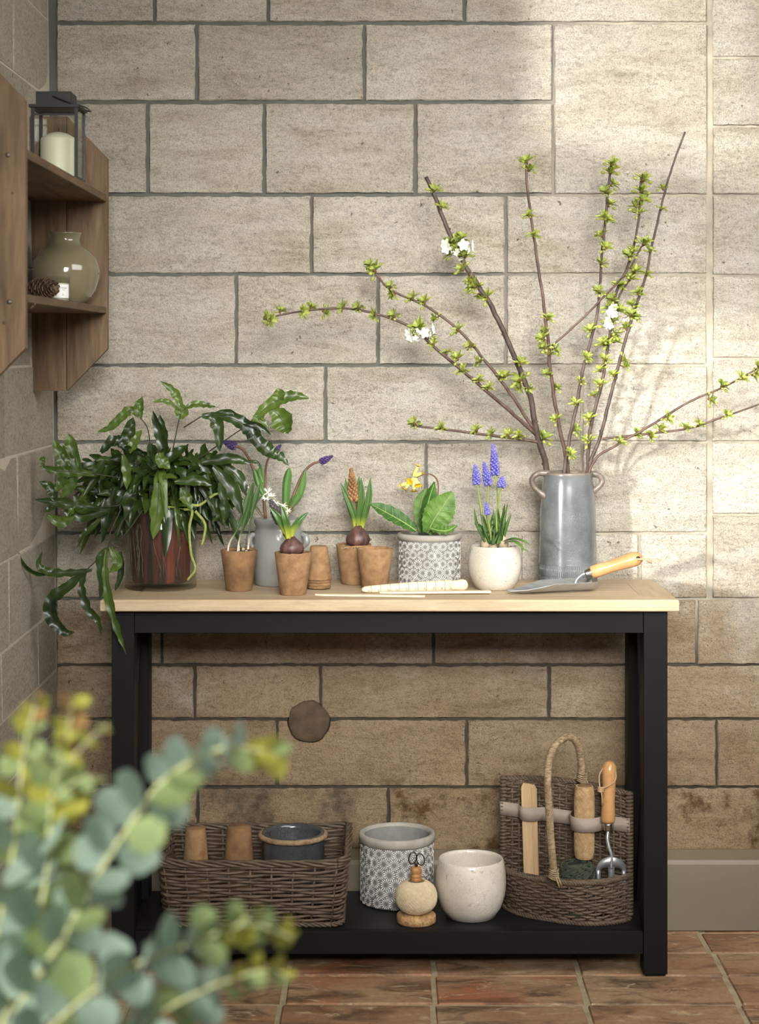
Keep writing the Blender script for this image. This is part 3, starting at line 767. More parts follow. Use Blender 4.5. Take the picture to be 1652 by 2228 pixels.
def text_mesh(txt, size):
    cu = bpy.data.curves.new('t', 'FONT'); cu.body = txt; cu.size = size; cu.resolution_u = 2
    ob = bpy.data.objects.new('t', cu); COL.objects.link(ob)
    dg = bpy.context.evaluated_depsgraph_get(); me = bpy.data.meshes.new_from_object(ob.evaluated_get(dg))
    vs = [v.co.copy() for v in me.vertices]; fs = [tuple(p.vertices) for p in me.polygons]
    bpy.data.objects.remove(ob); bpy.data.curves.remove(cu); bpy.data.meshes.remove(me)
    return vs, fs
def wrap_text(txt, size, ang, z, m):
    vs, fs = text_mesh(txt, size); wdt = max(v.x for v in vs); mm = MB(); R2 = .03235
    mm.add([jc+V(R2*cos(ang+(v.x-wdt/2)/R2), R2*sin(ang+(v.x-wdt/2)/R2), z+v.y) for v in vs], fs)
    mm.build('lettering', m, lab, smooth=False)
wrap_text('COTSW', .0062, radians(-52), .029, M['ink']); wrap_text('CANDLE', .0022, radians(-46), .0262, M['ink_red']); wrap_text('Jo', .0055, radians(-48), .0165, M['ink'])

# pine cone
pc = V(-.690, 3.735, vz+.0265); ax = V(.80, -.42, .06).normalized()
pn = thing('pine_cone', V(pc.x, pc.y, vz), 'dark open pine cone lying on its side in front of the candle jar', 'pine cone')
q = V(0,0,1).rotation_difference(ax); mb = MB(); Lc = .075
mb.lathe([(.004,-.037),(.010,-.028),(.012,-.01),(.010,.015),(.004,.034)], (0,0,0), 12)
for i in range(92):
    t_ = i/92; z = -.034+t_*.070; rad = .0265*math.sin(pi*min(1, .12+.80*t_))**.6*(1-.25*t_); a = i*2.39996
    d = V(cos(a), sin(a), 0); up = V(0,0,1); tn = V(-sin(a), cos(a), 0); w_ = .0062*(.6+.6*sin(pi*t_))
    r0, r1 = .006, rad
    p0 = d*r0+up*(z-.006); p1 = d*(r1*.75)+up*(z+.001); p2 = d*r1+up*(z+.007)
    nn = (up*.8-d*.5).normalized()*.0016
    vs = [p0-tn*w_*.4, p0+tn*w_*.4, p1-tn*w_, p1+tn*w_, p2-tn*w_*.6, p2+tn*w_*.6]
    vs2 = [v-nn for v in vs]
    mb.add(vs+vs2, [(0,1,3,2),(2,3,5,4),(7,6,8,9),(9,8,10,11),(4,5,11,10),(0,2,8,6),(2,4,10,8),(3,1,7,9),(5,3,9,11)])
mb.v = [pc+q@v for v in mb.v]
mb.build('scales', M['cone'], pn, smooth=False, kind='stuff')

# ================================================================== things on the table top
def fibre_prof(rt, rb, h, th=.0022):
    return [(0,0),(rb-.002,0),(rb,.002),(rb+(rt-rb)*.5,h*.5),(rt,h-.001),(rt-th*.4,h),(rt-th,h-.001),(rb-th,.004),(0,.004)]
def fibre_pot(parent, c, rt, rb, h, m, seed=0, inverted=False, name='pot', label=None, th=.0022):
    mb = MB()
    def jt(a, r, z):
        k = z/h
        return (.0007*noise.noise(V(cos(a)*3, sin(a)*3, z*60+seed*9)), (.0016*noise.noise(V(cos(a)*5, sin(a)*5, seed*3.3)) if k > .95 else 0))
    mb.lathe(fibre_prof(rt, rb, h, th), (0,0,0), 44, jit=jt)
    if inverted: mb.v = [V(v.x, -v.y, h-v.z+.0017) for v in mb.v]
    c = Vector(c); mb.v = [v+c for v in mb.v]
    return mb.build(name, m, parent, label=label)
def soil_disc(parent, c, r, seed=0, hump=.004, m='soil'):
    mb = MB()
    mb.lathe([(r,-.004),(r,-.001),(r*.7,hump*.5),(r*.35,hump),(0.0,hump)], c, 28, jit=lambda a, rr, z: (0, .003*noise.noise(V(cos(a)*rr*200, sin(a)*rr*200, seed)) if rr < r*.99 else 0))
    rd = random.Random(seed)
    for i in range(26):
        a = rd.uniform(0, 2*pi); q_ = r*math.sqrt(rd.random())*.92; p = Vector(c)+V(q_*cos(a), q_*sin(a), hump*.6)
        mb.ball(p, rd.uniform(.0015, .0032), 5, 4)
    return mb.build('soil', M[m], parent)
def leaf_w(n, w, p=.45, tip=.02, base=.35):
    """half-width profile: base .. belly .. tip"""
    out = []
    for i in range(n):
        t = i/(n-1)
        v_ = base+(1-base)*sin(pi/2*min(1, t/p)) if t < p else cos(pi/2*(t-p)/(1-p))**.75 if t < 1 else 0
        out.append(max(tip, v_)*w)
    return out

# --- potted shoots with white stems (first pot)
c1 = V(xw(520, 4.135), 4.135, TZ)
t1 = thing('potted_seedlings', c1, 'brown fibre pot with three pale-stemmed green shoots beside the fern', 'potted plant', 'planted fibre pots on the table')
fibre_pot(t1, c1, .0415, .029, .092, M['fibre_d'], 1); soil_disc(t1, c1+V(0,0,.084), .0378, 1)
def px_leaf(parent, name, pts, Y, w, m, p=.5, n=5, dy=None, fold=.5, thick=.0, nh=(0,-1,0), wave=0, tip=.05, base=.3, tw=0):
    q_ = [P(a[0], a[1], (a[2] if len(a) > 2 else Y)) for a in pts]
    s_ = cr(q_, n); mb = MB().strap(s_, leaf_w(len(s_), w, p, tip, base), nh, fold, wave, tw, thick=thick)
    return mb.build(name, m, parent)
Y = 4.125
for pts, w in (([(496,1200),(500,1180),(515,1155),(530,1120),(540,1085),(551,1050)], .0062), ([(517,1205),(521,1175),(528,1150),(537,1120),(546,1085),(552,1050)], .0068),
               ([(540,1195),(543,1165),(546,1130),(553,1100),(560,1075),(566,1052)], .0062), ([(520,1203),(522,1170),(540,1130),(560,1090),(580,1072)], .0028)):
    q_ = [P(a, b, Y) for a, b in pts]; s_ = cr(q_, 6)
    k_ = len(s_); wd = [(.0020 if i/k_ < .38 else .0020+(w-.0020)*min(1, (i/k_-.38)/.25))*(1 if i/k_ < .75 else max(.05, 1-((i/k_-.75)/.25)**1.6)) for i in range(k_)]
    MB().strap(s_, wd, (0,-1,0), .75, 0, .25, thick=.0016).build('leaf', M['al_leaf'], t1); Y += .006
MB().ball(P(529,1195,4.11), .004, 8, 6).ball(P(536,1199,4.108), .003).build('pebble', M['bulb_w'], t1)
# spidery white blossoms
mb = MB(); rd = random.Random(5)
for (px, py, s) in ((583,1072,1.1),(578,1085,.8),(600,1095,.9),(617,1100,1.0),(626,1112,.8),(536,1062,.6),(592,1080,.8)):
    c = P(px, py, 4.14)
    for k in range(9):
        d = V(rd.uniform(-1,1), rd.uniform(-1,.2), rd.uniform(-.7,1)).normalized()*.012*s
        mb.strap([c, c+d*.5+V(0,0,.001), c+d], [.0005, .0013, .0003], (0,-1,.2), .3)
for pts in ([(545,1120),(560,1085),(583,1072)], [(583,1075),(605,1095),(626,1112)]):
    mb.tube(cr([P(a, b, 4.142) for a, b in pts], 5), .0009, 5, 1)
mb.build('blossom', [M['white_fl'], M['m_stem']], t1, label='small spidery white flowers')

# --- bulb pot (second pot)
def bulb_body(parent, c, r, h, seed, m='bulb'):
    prof = [(0,0),(r*.62,.001),(r*.92,h*.16),(r,h*.34),(r*.9,h*.55),(r*.6,h*.78),(r*.36,h*.92),(r*.3,h)]
    mb = MB().lathe(prof, c, 28, jit=lambda a, rr, z: (rr*.06*noise.noise(V(cos(a)*3, sin(a)*3, z*30+seed))+rr*.025*sin(a*9+seed), 0))
    return mb.build('bulb', M[m], parent)
def spike(parent, base, tipv, r, nb, m, name='flower_spike', el=1.5, size=.0035, stem=None, tilt=.6):
    base = Vector(base); tipv = Vector(tipv); ax_ = (tipv-base); L_ = ax_.length; ax_.normalize(); u = ax_.orthogonal().normalized(); v_ = ax_.cross(u)
    mb = MB()
    mb.axis_lathe(base, tipv, [(0,r*.35),(L_*.4,r*.5),(L_*.8,r*.3),(L_,r*.08)], 10)
    for i in range(nb):
        t_ = (i+.5)/nb; a = i*2.39996; rr = r*(.55+.45*sin(pi*min(1,.25+t_*.8)))*(1-.62*max(0, t_-.45)/.55)
        d = u*cos(a)+v_*sin(a); p = base+ax_*L_*t_*.96+d*rr*.72
        mb.ball(p, size*(1.08-.40*t_), 7, 5, 0, (d*(1-tilt)+ax_*tilt).normalized(), el)
    return mb.build(name, M[m], parent)
c2 = V(xw(638, 4.066), 4.066, TZ)
t2 = thing('potted_hyacinth', c2, 'brown fibre pot with a violet hyacinth in bud, in front of the grey stoneware jar', 'potted plant', 'planted fibre pots on the table')
fibre_pot(t2, c2, .0415, .029, .094, M['fibre'], 2); soil_disc(t2, c2+V(0,0,.086), .0378, 2)
bulb_body(t2, c2+V(-.003,0,.088), .0265, .040, 2)
rb = random.Random(9); mb = MB()
for i in range(40):
    a = rb.uniform(0, 2*pi); q0 = c2+V(.026*cos(a), .026*sin(a), .090); q1 = q0+V(.011*cos(a+rb.uniform(-.9,.9)), .011*sin(a), rb.uniform(-.002,.004))
    mb.tube([q0, (q0+q1)/2+V(0,0,.002), q1], .0005, 4)
mb.build('roots', M['fibre_d'], t2, kind='stuff')
Yb = c2.y
px_leaf(t2, 'leaf', [(630,1170,Yb-.008),(620,1150,Yb-.014),(605,1125,Yb-.018),(587,1103,Yb-.016)], Yb, .0088, M['hy_leaf'], .5, 6, fold=.6, thick=.003, base=.55)
px_leaf(t2, 'leaf', [(628,1172,Yb-.010),(626,1150,Yb-.016),(620,1125,Yb-.020),(612,1100,Yb-.016)], Yb, .0085, M['hy_leaf'], .5, 6, fold=.6, thick=.003, base=.55)
px_leaf(t2, 'leaf', [(632,1170,Yb-.004),(638,1152,Yb-.008),(652,1132,Yb-.010),(671,1114,Yb-.006)], Yb, .0075, M['hy_leaf'], .5, 6, fold=.6, thick=.003, base=.55)
px_leaf(t2, 'leaf', [(624,1172,Yb+.008),(618,1145,Yb+.012),(611,1115,Yb+.014),(608,1098,Yb+.012)], Yb, .0078, M['hy_leaf'], .5, 6, fold=.6, thick=.003, base=.55)
spike(t2, P(612,1136,Yb), P(588,1088,Yb), .0125, 46, 'dark_sp', size=.0048)
MB().tube([P(620,1165,Yb), P(612,1136,Yb)], .004, 8).build('stem', M['red_stem'], t2)

# --- nested stack of small upturned pots
for i in range(4):
    k = 3-i
    cs = V(xw(694, 4.168), 4.168, TZ+i*.0065)
    o = fibre_pot(None, cs, .0292-.0004*k-.0012*(k > 0), .0200-.0004*k-.0012*(k > 0), .0875-(.014 if k else .012), M['fibre_d'] if i % 2 == 0 else M['fibre'], 20+i, True, 'fibre_pot', th=.0009)
    tag(o, ('small upturned fibre pot standing on the table under the nested stack by the grey jar', 'second nested fibre pot up from the table in the stack by the grey jar', 'nested fibre pot just below the outer one of the stack by the grey jar', 'small upturned fibre pot covering the nested stack by the grey jar')[i], 'plant pot', 'nested upturned pots on the table')

# --- hyacinth pot (back) and empty pot (front)
c3 = V(xw(770, 4.252), 4.252, TZ)
t3 = thing('potted_hyacinth', c3, 'brown fibre pot with a tall brown-budded hyacinth bulb, behind the empty fibre pot', 'potted plant', 'planted fibre pots on the table')
fibre_pot(t3, c3, .0415, .029, .092, M['fibre'], 3); soil_disc(t3, c3+V(0,0,.084), .0378, 3)
bc = V(xw(779, 4.235), 4.235, TZ+.088)
bulb_body(t3, bc, .0275, .048, 5); Yb = 4.235
for pts in ([(776,1152),(770,1120),(757,1085),(741,1050)], [(775,1150),(766,1115),(757,1080),(752,1040)], [(786,1150),(794,1120),(803,1080),(806,1040)], [(782,1152),(783,1115),(787,1075),(786,1040)], [(780,1150),(778,1110),(780,1070),(781,1036)]):
    px_leaf(t3, 'leaf', [(a, b, Yb-.006 if j else Yb-.002) for j, (a, b) in enumerate(pts)], Yb, .0078, M['hy_leaf'], .55, 6, fold=.6, thick=.003, base=.6); Yb += .003
spike(t3, P(770,1090,4.232), P(764,1018,4.232), .0125, 74, 'brown_sp', size=.0040)
MB().tube([P(778,1155,4.236), P(773,1120,4.233), P(770,1090,4.232)], .0042, 8).build('stem', M['red_stem'], t3)
mb = MB()
for i in range(30):
    a = rb.uniform(0, 2*pi); q0 = bc+V(.026*cos(a), .026*sin(a), -.001); q1 = q0+V(.014*cos(a+rb.uniform(-1,1)), .014*sin(a), rb.uniform(-.003,.004))
    mb.tube([q0, (q0+q1)/2+V(0,0,.002), q1], .0006, 4)
mb.build('roots', M['bulb_w'], t3, kind='stuff')
c4 = V(xw(816, 4.166), 4.166, TZ)
o = fibre_pot(None, c4, .0415, .029, .092, M['fibre'], 4, name='fibre_pot'); tag(o, 'empty brown fibre pot standing upright between the hyacinth and the daisy pot', 'plant pot')

# --- grey stoneware jar with tulip-like shoots
c5 = V(xw(606, 4.238), 4.238, TZ)
t5 = thing('stoneware_jar', c5, 'pale grey glazed stoneware jar with side lugs holding drooping purple grape hyacinths', 'potted plant')
MB().lathe([(0,0),(.050,0),(.0535,.003),(.0555,.02),(.058,.06),(.0585,.10),(.057,.118),(.0525,.128),(.0515,.134),(.0545,.139),(.0565,.145),(.0555,.151),(.0525,.153),(.0485,.150),(.047,.14),(.048,.13),(.052,.11),(.05,.01),(0,.008)], c5, 56).build('jar', M['grey_glaze'], t5)
for s in (-1, 1):
    q_ = [c5+V(s*.0545,-.018,.118), c5+V(s*.064,-.022,.112), c5+V(s*.066,-.024,.100), c5+V(s*.0575,-.020,.088)]
    MB().tube(cr(q_, 5), [.0055, .0075, .0075, .0055], 10).build('lug', M['grey_glaze'], t5)
soil_disc(t5, c5+V(0,0,.136), .0475, 8)
Yb = 4.238
for pts, r in (([(578,1128),(573,1080),(560,1045),(545,1005),(530,980),(512,970),(500,972)], .0032), ([(575,1100),(577,1055),(580,1010),(590,990),(596,985)], .0024), ([(627,1110),(640,1075),(660,1030),(680,1010),(698,1004)], .0030)):
    MB().tube(cr([P(a, b, Yb) for a, b in pts], 6), [r*1.25, r*.8], 8).build('stem', M['red_stem'], t5)
spike(t5, P(512,972,Yb), P(484,960,Yb), .0105, 40, 'purple', size=.0033, el=1.1, tilt=.1)
spike(t5, P(595,988,Yb), P(612,967,Yb), .0080, 34, 'purple', size=.0027, el=1.2, tilt=.3)
spike(t5, P(697,1006,Yb), P(725,992,Yb), .0085, 38, 'purple', size=.0027, el=1.2, tilt=.3)
for pts, w in (([(620,1128),(622,1095),(624,1055),(628,1030),(630,1017)], .0098), ([(578,1085),(565,1055),(558,1030),(553,1022)], .0085), ([(574,1050),(567,1030),(568,1012)], .0065), ([(630,1110),(650,1080),(660,1050),(666,1020)], .0075), ([(630,1108),(645,1085),(657,1076)], .0095), ([(572,1125),(562,1110),(555,1100)], .004), ([(622,1122),(632,1112),(640,1103)], .004)):
    px_leaf(t5, 'leaf', pts, Yb-.004, w, M['tulip_leaf'], .55, 6, fold=.5, thick=.0012, base=.45)

# --- daisy pots
def daisy_pot(name, c, R, H, a, label, rows_seed, cat='plant pot', rimh=.014, taper=.0, open_=True):
    t = thing(name, c, label, cat)
    rt = R+.003
    MB().lathe([(0,0),(R-.008,0),(R-.003,.002),(R,.007),(R,H-rimh-.002),(R+.0002,H-rimh),(rt,H-rimh+.002),(rt+.001,H-.006),(rt-.001,H-.001),(rt-.005,H),(R-.006,H-.002),(R-.009,H-.008),(R-.010,H*.5),(R-.012,.012),(0,.010)], c, 64, mi=0).build('pot', M['daisy_bg'], t)
    MB().lathe([(R+.0004,H-rimh),(rt+.0006,H-rimh+.0022),(rt+.0018,H-.006),(rt-.0005,H-.0003),(rt-.005,H+.0008),(R-.0065,H-.0015),(R-.0088,H-.008),(R-.0098,H*.5),(R-.0118,.0125)], c, 64, caps=False).build('rim', M['cement'], t)
    mb = MB(); rd = random.Random(rows_seed)
    circ = 2*pi*R; nc = int(circ/(a*1.72)); nr = int((H-rimh-.004)/(a*1.55)); dz = (H-rimh-.006)/nr
    for j in range(nr):
        for i in range(nc):
            th = (i+(.5 if j % 2 else 0)+rd.uniform(-.16, .16))/nc*2*pi; z = .004+dz*(j+.5)+rd.uniform(-.12, .12)*a
            ph = rd.uniform(0, 1); A = a*rd.uniform(.95, 1.12); npet = 15
            def at(r, g_, h=.0):
                x = r*cos(g_); zz = min(max(z+r*sin(g_), .002), H-rimh-.001); aa = th+x/R
                return c+V((R+h)*cos(aa), (R+h)*sin(aa), zz)
            for k in range(npet):
                g0 = 2*pi*(k+ph)/npet; hw = .105
                mb.add([at(A*.30, g0, .0004), at(A*.80, g0-hw, .0004), at(A, g0, .0004), at(A*.80, g0+hw, .0004), at(A*.72, g0, .0011)], [(0,1,4),(1,2,4),(2,3,4),(3,0,4)])
    mb.build('daisy_relief', M['daisy'], t, smooth=False, kind='stuff')
    return t
c6 = V(xw(935, 4.243), 4.243, TZ)
t6 = daisy_pot('daisy_pot', c6, .0705, .1185, .0112, 'grey pot with white daisy relief planted with a yellow cowslip', 11, 'potted plant')
soil_disc(t6, c6+V(0,0,.098), .0602, 12)
def prim_leaf(pts, w, m, nh=(0,-1,0), wave=.22, fold=.3, veins=True, p=.55):
    s_ = cr([P(*a) for a in pts], 7); k_ = len(s_); wd = leaf_w(k_, w, p, .12, .30)
    lf = MB().strap(s_, wd, nh, fold, wave, serr=.05).build('leaf', m, t6)
    vb = MB(); nh_ = Vector(nh).normalized()*.0011
    vb.tube([q_+nh_ for q_ in s_[:-1]], [.0018, .0006], 6)
    if veins:
        for i in range(3, k_-3, 3):
            tt = (s_[i+1]-s_[i-1]).normalized(); sd = tt.cross(Vector(nh)).normalized(); nn = sd.cross(tt)
            for sg in (-1, 1):
                e_ = s_[i]+tt*wd[i]*.55+sd*sg*wd[i]*.82+nn*wd[i]*fold*.7
                vb.tube([s_[i]+nh_*.7, (s_[i]+e_)/2+nh_*.8, e_+nh_*.5], [.0006, .0003], 4)
    vb.build('vein', M['vein'], lf)
prim_leaf([(930,1160,4.215),(945,1130,4.205),(962,1105,4.205),(985,1070,4.21)], .034, M['prim'], (.1,-1,.1), wave=.12)
prim_leaf([(920,1160,4.235),(922,1130,4.230),(932,1090,4.232),(945,1048,4.242)], .024, M['prim_d'], (.75,-.7,.1), wave=.12, veins=False)
prim_leaf([(918,1160,4.25),(915,1125,4.25),(918,1090,4.25),(928,1062,4.25)], .016, M['prim'], (-.2,-1,.0), wave=.1, veins=False)
prim_leaf([(905,1155,4.21),(880,1138,4.20),(845,1118,4.195),(804,1096,4.19)], .021, M['prim_d'], (.25,-.75,.6), wave=.10, p=.6)
prim_leaf([(935,1150,4.20),(955,1155,4.18),(975,1155,4.176),(995,1143,4.178)], .014, M['prim'], (0,-.6,.8), wave=.35, veins=False)
prim_leaf([(890,1150,4.23),(892,1140,4.235),(895,1132,4.23)], .010, M['prim_d'], (0,-1,0), veins=False)
MB().tube(cr([P(928,1150,4.24), P(948,1095,4.246), P(954,1065,4.247), P(950,1042,4.244), P(935,1031,4.238), P(917,1034,4.232), P(905,1040,4.228)], 6), [.0021, .0012], 7).build('flower_stem', M['red_stem'], t6)
hub = P(902, 1040, 4.226)
for (bx, by, ex, ey, dy) in ((900,1035,909,1016,0), (905,1035,917,1030,.004), (900,1042,894,1046,-.010), (905,1043,908,1053,-.008), (903,1043,914,1056,.0), (897,1044,883,1062,-.004), (890,1050,873,1056,.003), (900,1046,901,1065,-.006)):
    a_, b_ = P(bx, by, 4.226+dy*.4), P(ex, ey, 4.224+dy); d = (b_-a_); L_ = d.length
    cb = MB().axis_lathe(a_-d.normalized()*.004, b_, [(0,.0014),(L_*.3+.001,.0044),(L_+.001,.0040),(L_+.004,.0032)], 10)
    ca = cb.build('blossom', M['calyx'], t6)
    yb_ = MB(); e_ = b_+d.normalized()*.001; u = d.normalized().orthogonal().normalized(); v_ = d.normalized().cross(u)
    for k in range(5):
        g_ = 2*pi*k/5; o_ = u*cos(g_)+v_*sin(g_); s2 = u*-sin(g_)+v_*cos(g_)
        yb_.strap([e_, e_+o_*.005+d.normalized()*.0028, e_+o_*.0088+d.normalized()*.0030], [.0018, .0048, .0028], d.normalized(), .2)
    yb_.build('petals', M['yellow'], ca); MB().ball(e_+d.normalized()*.0012, .0019).build('eye', M['orange'], ca)
    if ey > 1020: MB().tube([hub, a_], .0008, 5).build('stalk', M['m_stem'], ca)

# --- white bowl with grape hyacinths
def white_pot(t, c, R, H, rtop):
    k = H/.1
    return MB().lathe([(0,0),(R*.60,0),(R*.68,.002),(R*.86,.018*k),(R*.965,.038*k),(R,.058*k),(R*.985,.075*k),(rtop+.001,.093*k),(rtop-.001,.098*k),(rtop-.003,.1*k),(rtop-.006,.0985*k),(rtop-.0065,.092*k),(R*.93,.07*k),(R*.93,.05*k),(R*.6,.012),(0,.010)], c, 64).build('pot', M['white_glaze'], t)
c7 = V(xw(1077, 4.160), 4.160, TZ)
t7 = thing('white_pot', c7, 'rounded white crackle-glazed pot planted with blue grape hyacinths', 'potted plant')
white_pot(t7, c7, .0605, .099, .0545); soil_disc(t7, c7+V(0,0,.090), .0485, 17)
for (px, py, s) in ((1055,1185,.011), (1073,1188,.010), (1095,1184,.013)):
    MB().lathe([(0,-.004),(s*.8,-.002),(s,s*.6),(s*.5,s*1.6),(s*.3,s*2)], P(px, py+6, 4.15), 16).build('bulb', M['bulb_w'], t7)
rd = random.Random(21)
st = [([(1060,1185),(1052,1140),(1045,1095),(1038,1050)], (1034,1010), .0088, 58, 4.135), ([(1075,1188),(1060,1130),(1062,1085),(1063,1052)], (1053,1004), .0095, 60, 4.150),
      ([(1090,1185),(1087,1130),(1083,1080),(1078,1030)], (1073,964), .0105, 78, 4.165), ([(1085,1180),(1080,1130),(1086,1090),(1091,1056)], (1094,1036), .0092, 34, 4.130), ([(1070,1185),(1066,1150),(1061,1115)], (1058,1092), .0046, 24, 4.122)]
for pts, tp, r, nb_, Yq in st:
    MB().tube(cr([P(a, b, 4.15+(Yq-4.15)*i/(len(pts)-1)) for i, (a, b) in enumerate(pts)], 6), [.0026, .0017], 7).build('stem', M['m_stem'], t7)
    spike(t7, P(pts[-1][0], pts[-1][1]+4, Yq), P(tp[0], tp[1], Yq), r, nb_, 'blue_fl', size=.0034, el=1.15, tilt=.05)
lv = [((1056,1180),(1038,1140),(1032,1105)), ((1060,1180),(1050,1150),(1034,1135)), ((1066,1182),(1054,1150),(1044,1100)), ((1070,1184),(1064,1140),(1060,1110)), ((1072,1184),(1078,1140),(1068,1125)),
      ((1080,1184),(1076,1140),(1074,1108)), ((1085,1182),(1094,1130),(1099,1095)), ((1090,1184),(1096,1140),(1105,1095)), ((1092,1184),(1104,1140),(1113,1116)), ((1088,1182),(1086,1140),(1084,1105)), ((1066,1180),(1048,1160),(1033,1138)),
      ((1096,1182),(1098,1150),(1100,1118)), ((1074,1184),(1088,1150),(1097,1100)), ((1078,1184),(1068,1150),(1072,1118)), ((1060,1182),(1058,1150),(1052,1120)),((1082,1184),(1090,1160),(1094,1128)),((1064,1184),(1070,1150),(1080,1130))]
for i, pts in enumerate(lv):
    ya_ = 4.15+rd.uniform(-.02, .02); px_leaf(t7, 'leaf', [(a, b, ya_+rd.uniform(-.015, .015)) for a, b in pts], 0, .0034, M['m_leaf'], .4, 6, fold=.6, base=.7, thick=.0006)
for pts in ([(1095,1178,4.14),(1115,1172,4.12),(1138,1176,4.10),(1155,1188,4.09)], [(1098,1180,4.13),(1120,1180,4.10),(1140,1195,4.085),(1153,1201,4.08)], [(1100,1180,4.13),(1122,1178,4.105),(1136,1190,4.09),(1137,1207,4.088)], [(1100,1176,4.14),(1125,1174,4.12),(1146,1182,4.11)]):
    px_leaf(t7, 'leaf', pts, 0, .0030, M['m_leaf'], .4, 6, fold=.4, base=.7, nh=(0,-.5,.85), thick=.0006)

# --- blue-grey jug vase
c8 = V(xw(1236, 4.266), 4.266, TZ)
t8 = thing('handled_vase', c8, 'tall blue-grey crackle-glazed vase with two small ear handles', 'vase')
k = 4.266/4000; Hh = .257
prof = [(0,0),(.062,0),(.0665,.002),(.068,.007),(.0675,.016),(.0672,.045),(.0665,.06),(.0655,.10),(.0645,.17),(.0605,.225),(.0585,.243),(.0592,.250),(.0596,.254),(.0585,.2565),(.0565,.257),(.0550,.254),(.0540,.245),(.0580,.20),(.0600,.10),(.060,.012),(0,.010)]
mbv = MB().lathe(prof, c8, 72); body = mbv.build('body', M['blue_glaze'], t8)
MB().lathe([(.0588,.2515),(.0602,.2545),(.0588,.2575),(.0564,.2582),(.0545,.2545),(.0538,.248)], c8, 72, caps=False).build('rim', M['blue_rim'], body)
MB().lathe([(.0610,-.0),(.0672,.0018),(.0686,.006),(.0682,.010)], c8, 72, caps=False).build('foot', M['blue_rim'], body)
mb = MB()
for i in range(96):
    a = 2*pi*i/96
    for z0, z1, sl in ((.020, .046, .02), (.0125, .0185, .0)):
        d0, d1 = V(cos(a), sin(a), 0), V(cos(a+sl), sin(a+sl), 0)
        mb.tube([c8+d0*.0672+V(0,0,z0), c8+d1*.0672+V(0,0,z1)], .0009, 4)
mb.lathe([(.0668,.0475),(.0680,.0485),(.0668,.0495)], c8, 64, caps=False); mb.lathe([(.0662,.0590),(.0674,.0598),(.0662,.0606)], c8, 64, caps=False)
mb.build('incised_band', M['blue_glaze'], body, kind='stuff')
for pts in ([(1193,1030),(1172,1030),(1158,1042),(1161,1058),(1173,1070),(1186,1082)], [(1287,1030),(1302,1034),(1311,1045),(1306,1056),(1297,1064),(1290,1072)]):
    sg = -1 if pts[0][0] < 1236 else 1
    q_ = [P(a, b, 4.245 if sg < 0 else 4.255) for a, b in pts]; q_[0].x -= sg*.004; q_[-1].x -= sg*.004; 
    MB().tube(cr(q_, 6), [.0075, .0065, .0062, .0062, .0065, .0075], 12).build('handle', M['blue_rim'], t8)
# ================================================================== branches in the vase
def cluster_mesh(seed, nl, white=False):
    rd = random.Random(seed); mb = MB()
    mb.ball((0,0,.001), .0026, 7, 5, 2, (0,0,1), 1.5)
    for i in range(nl):
        a = i*2.39996+rd.uniform(-.3,.3); el = rd.uniform(.25, 1.25); L_ = rd.uniform(.010, .017)
        d = V(cos(a)*cos(el), sin(a)*cos(el), sin(el)); o_ = V(cos(a), sin(a), 0)
        p0 = d*.002; p1 = d*L_*.5+V(0,0,.001); p2 = d*L_+o_*.001
        mb.strap([p0, (p0+p1)/2, p1, (p1+p2)/2, p2], [.0008, .0023, .0030, .0021, .0003], V(0,0,1)-d*.2, .55, .1, mi=i % 2)
    for i in range(3):
        a = rd.uniform(0, 6.28); d = V(cos(a), sin(a), rd.uniform(-.2,.7)).normalized(); e_ = d*rd.uniform(.009, .013)
        mb.tube([V(0,0,0), e_*.6, e_], .0006, 5, 0); mb.ball(e_, .0024, 6, 5, 0, d, 1.5)
    if white:
        for i in range(5):
            a = rd.uniform(0, 6.28); d = V(cos(a), sin(a), rd.uniform(-.6,.8)).normalized(); c = d*rd.uniform(.010, .017); u = d.orthogonal().normalized(); v_ = d.cross(u)
            for k in range(5):
                g_ = 2*pi*k/5; o_ = u*cos(g_)+v_*sin(g_)
                mb.strap([c, c+o_*.0035+d*.002, c+o_*.0062+d*.0025], [.0008, .0026, .0012], d, .3, mi=3)
    return mb.mesh('leaf_cluster', [M['bud'], M['bud_d'], M['bud_scale'], M['white_fl']])
CL = [cluster_mesh(100+i, 8+i) for i in range(4)]; CLW = [cluster_mesh(140, 11, True), cluster_mesh(141, 12, True)]
def c5p(*a): return (540+a[0]/2.503, 280+a[1]/2.503, a[2])
def c6p(*a): return (1080+a[0]/2.82, 260+a[1]/2.82, a[2])
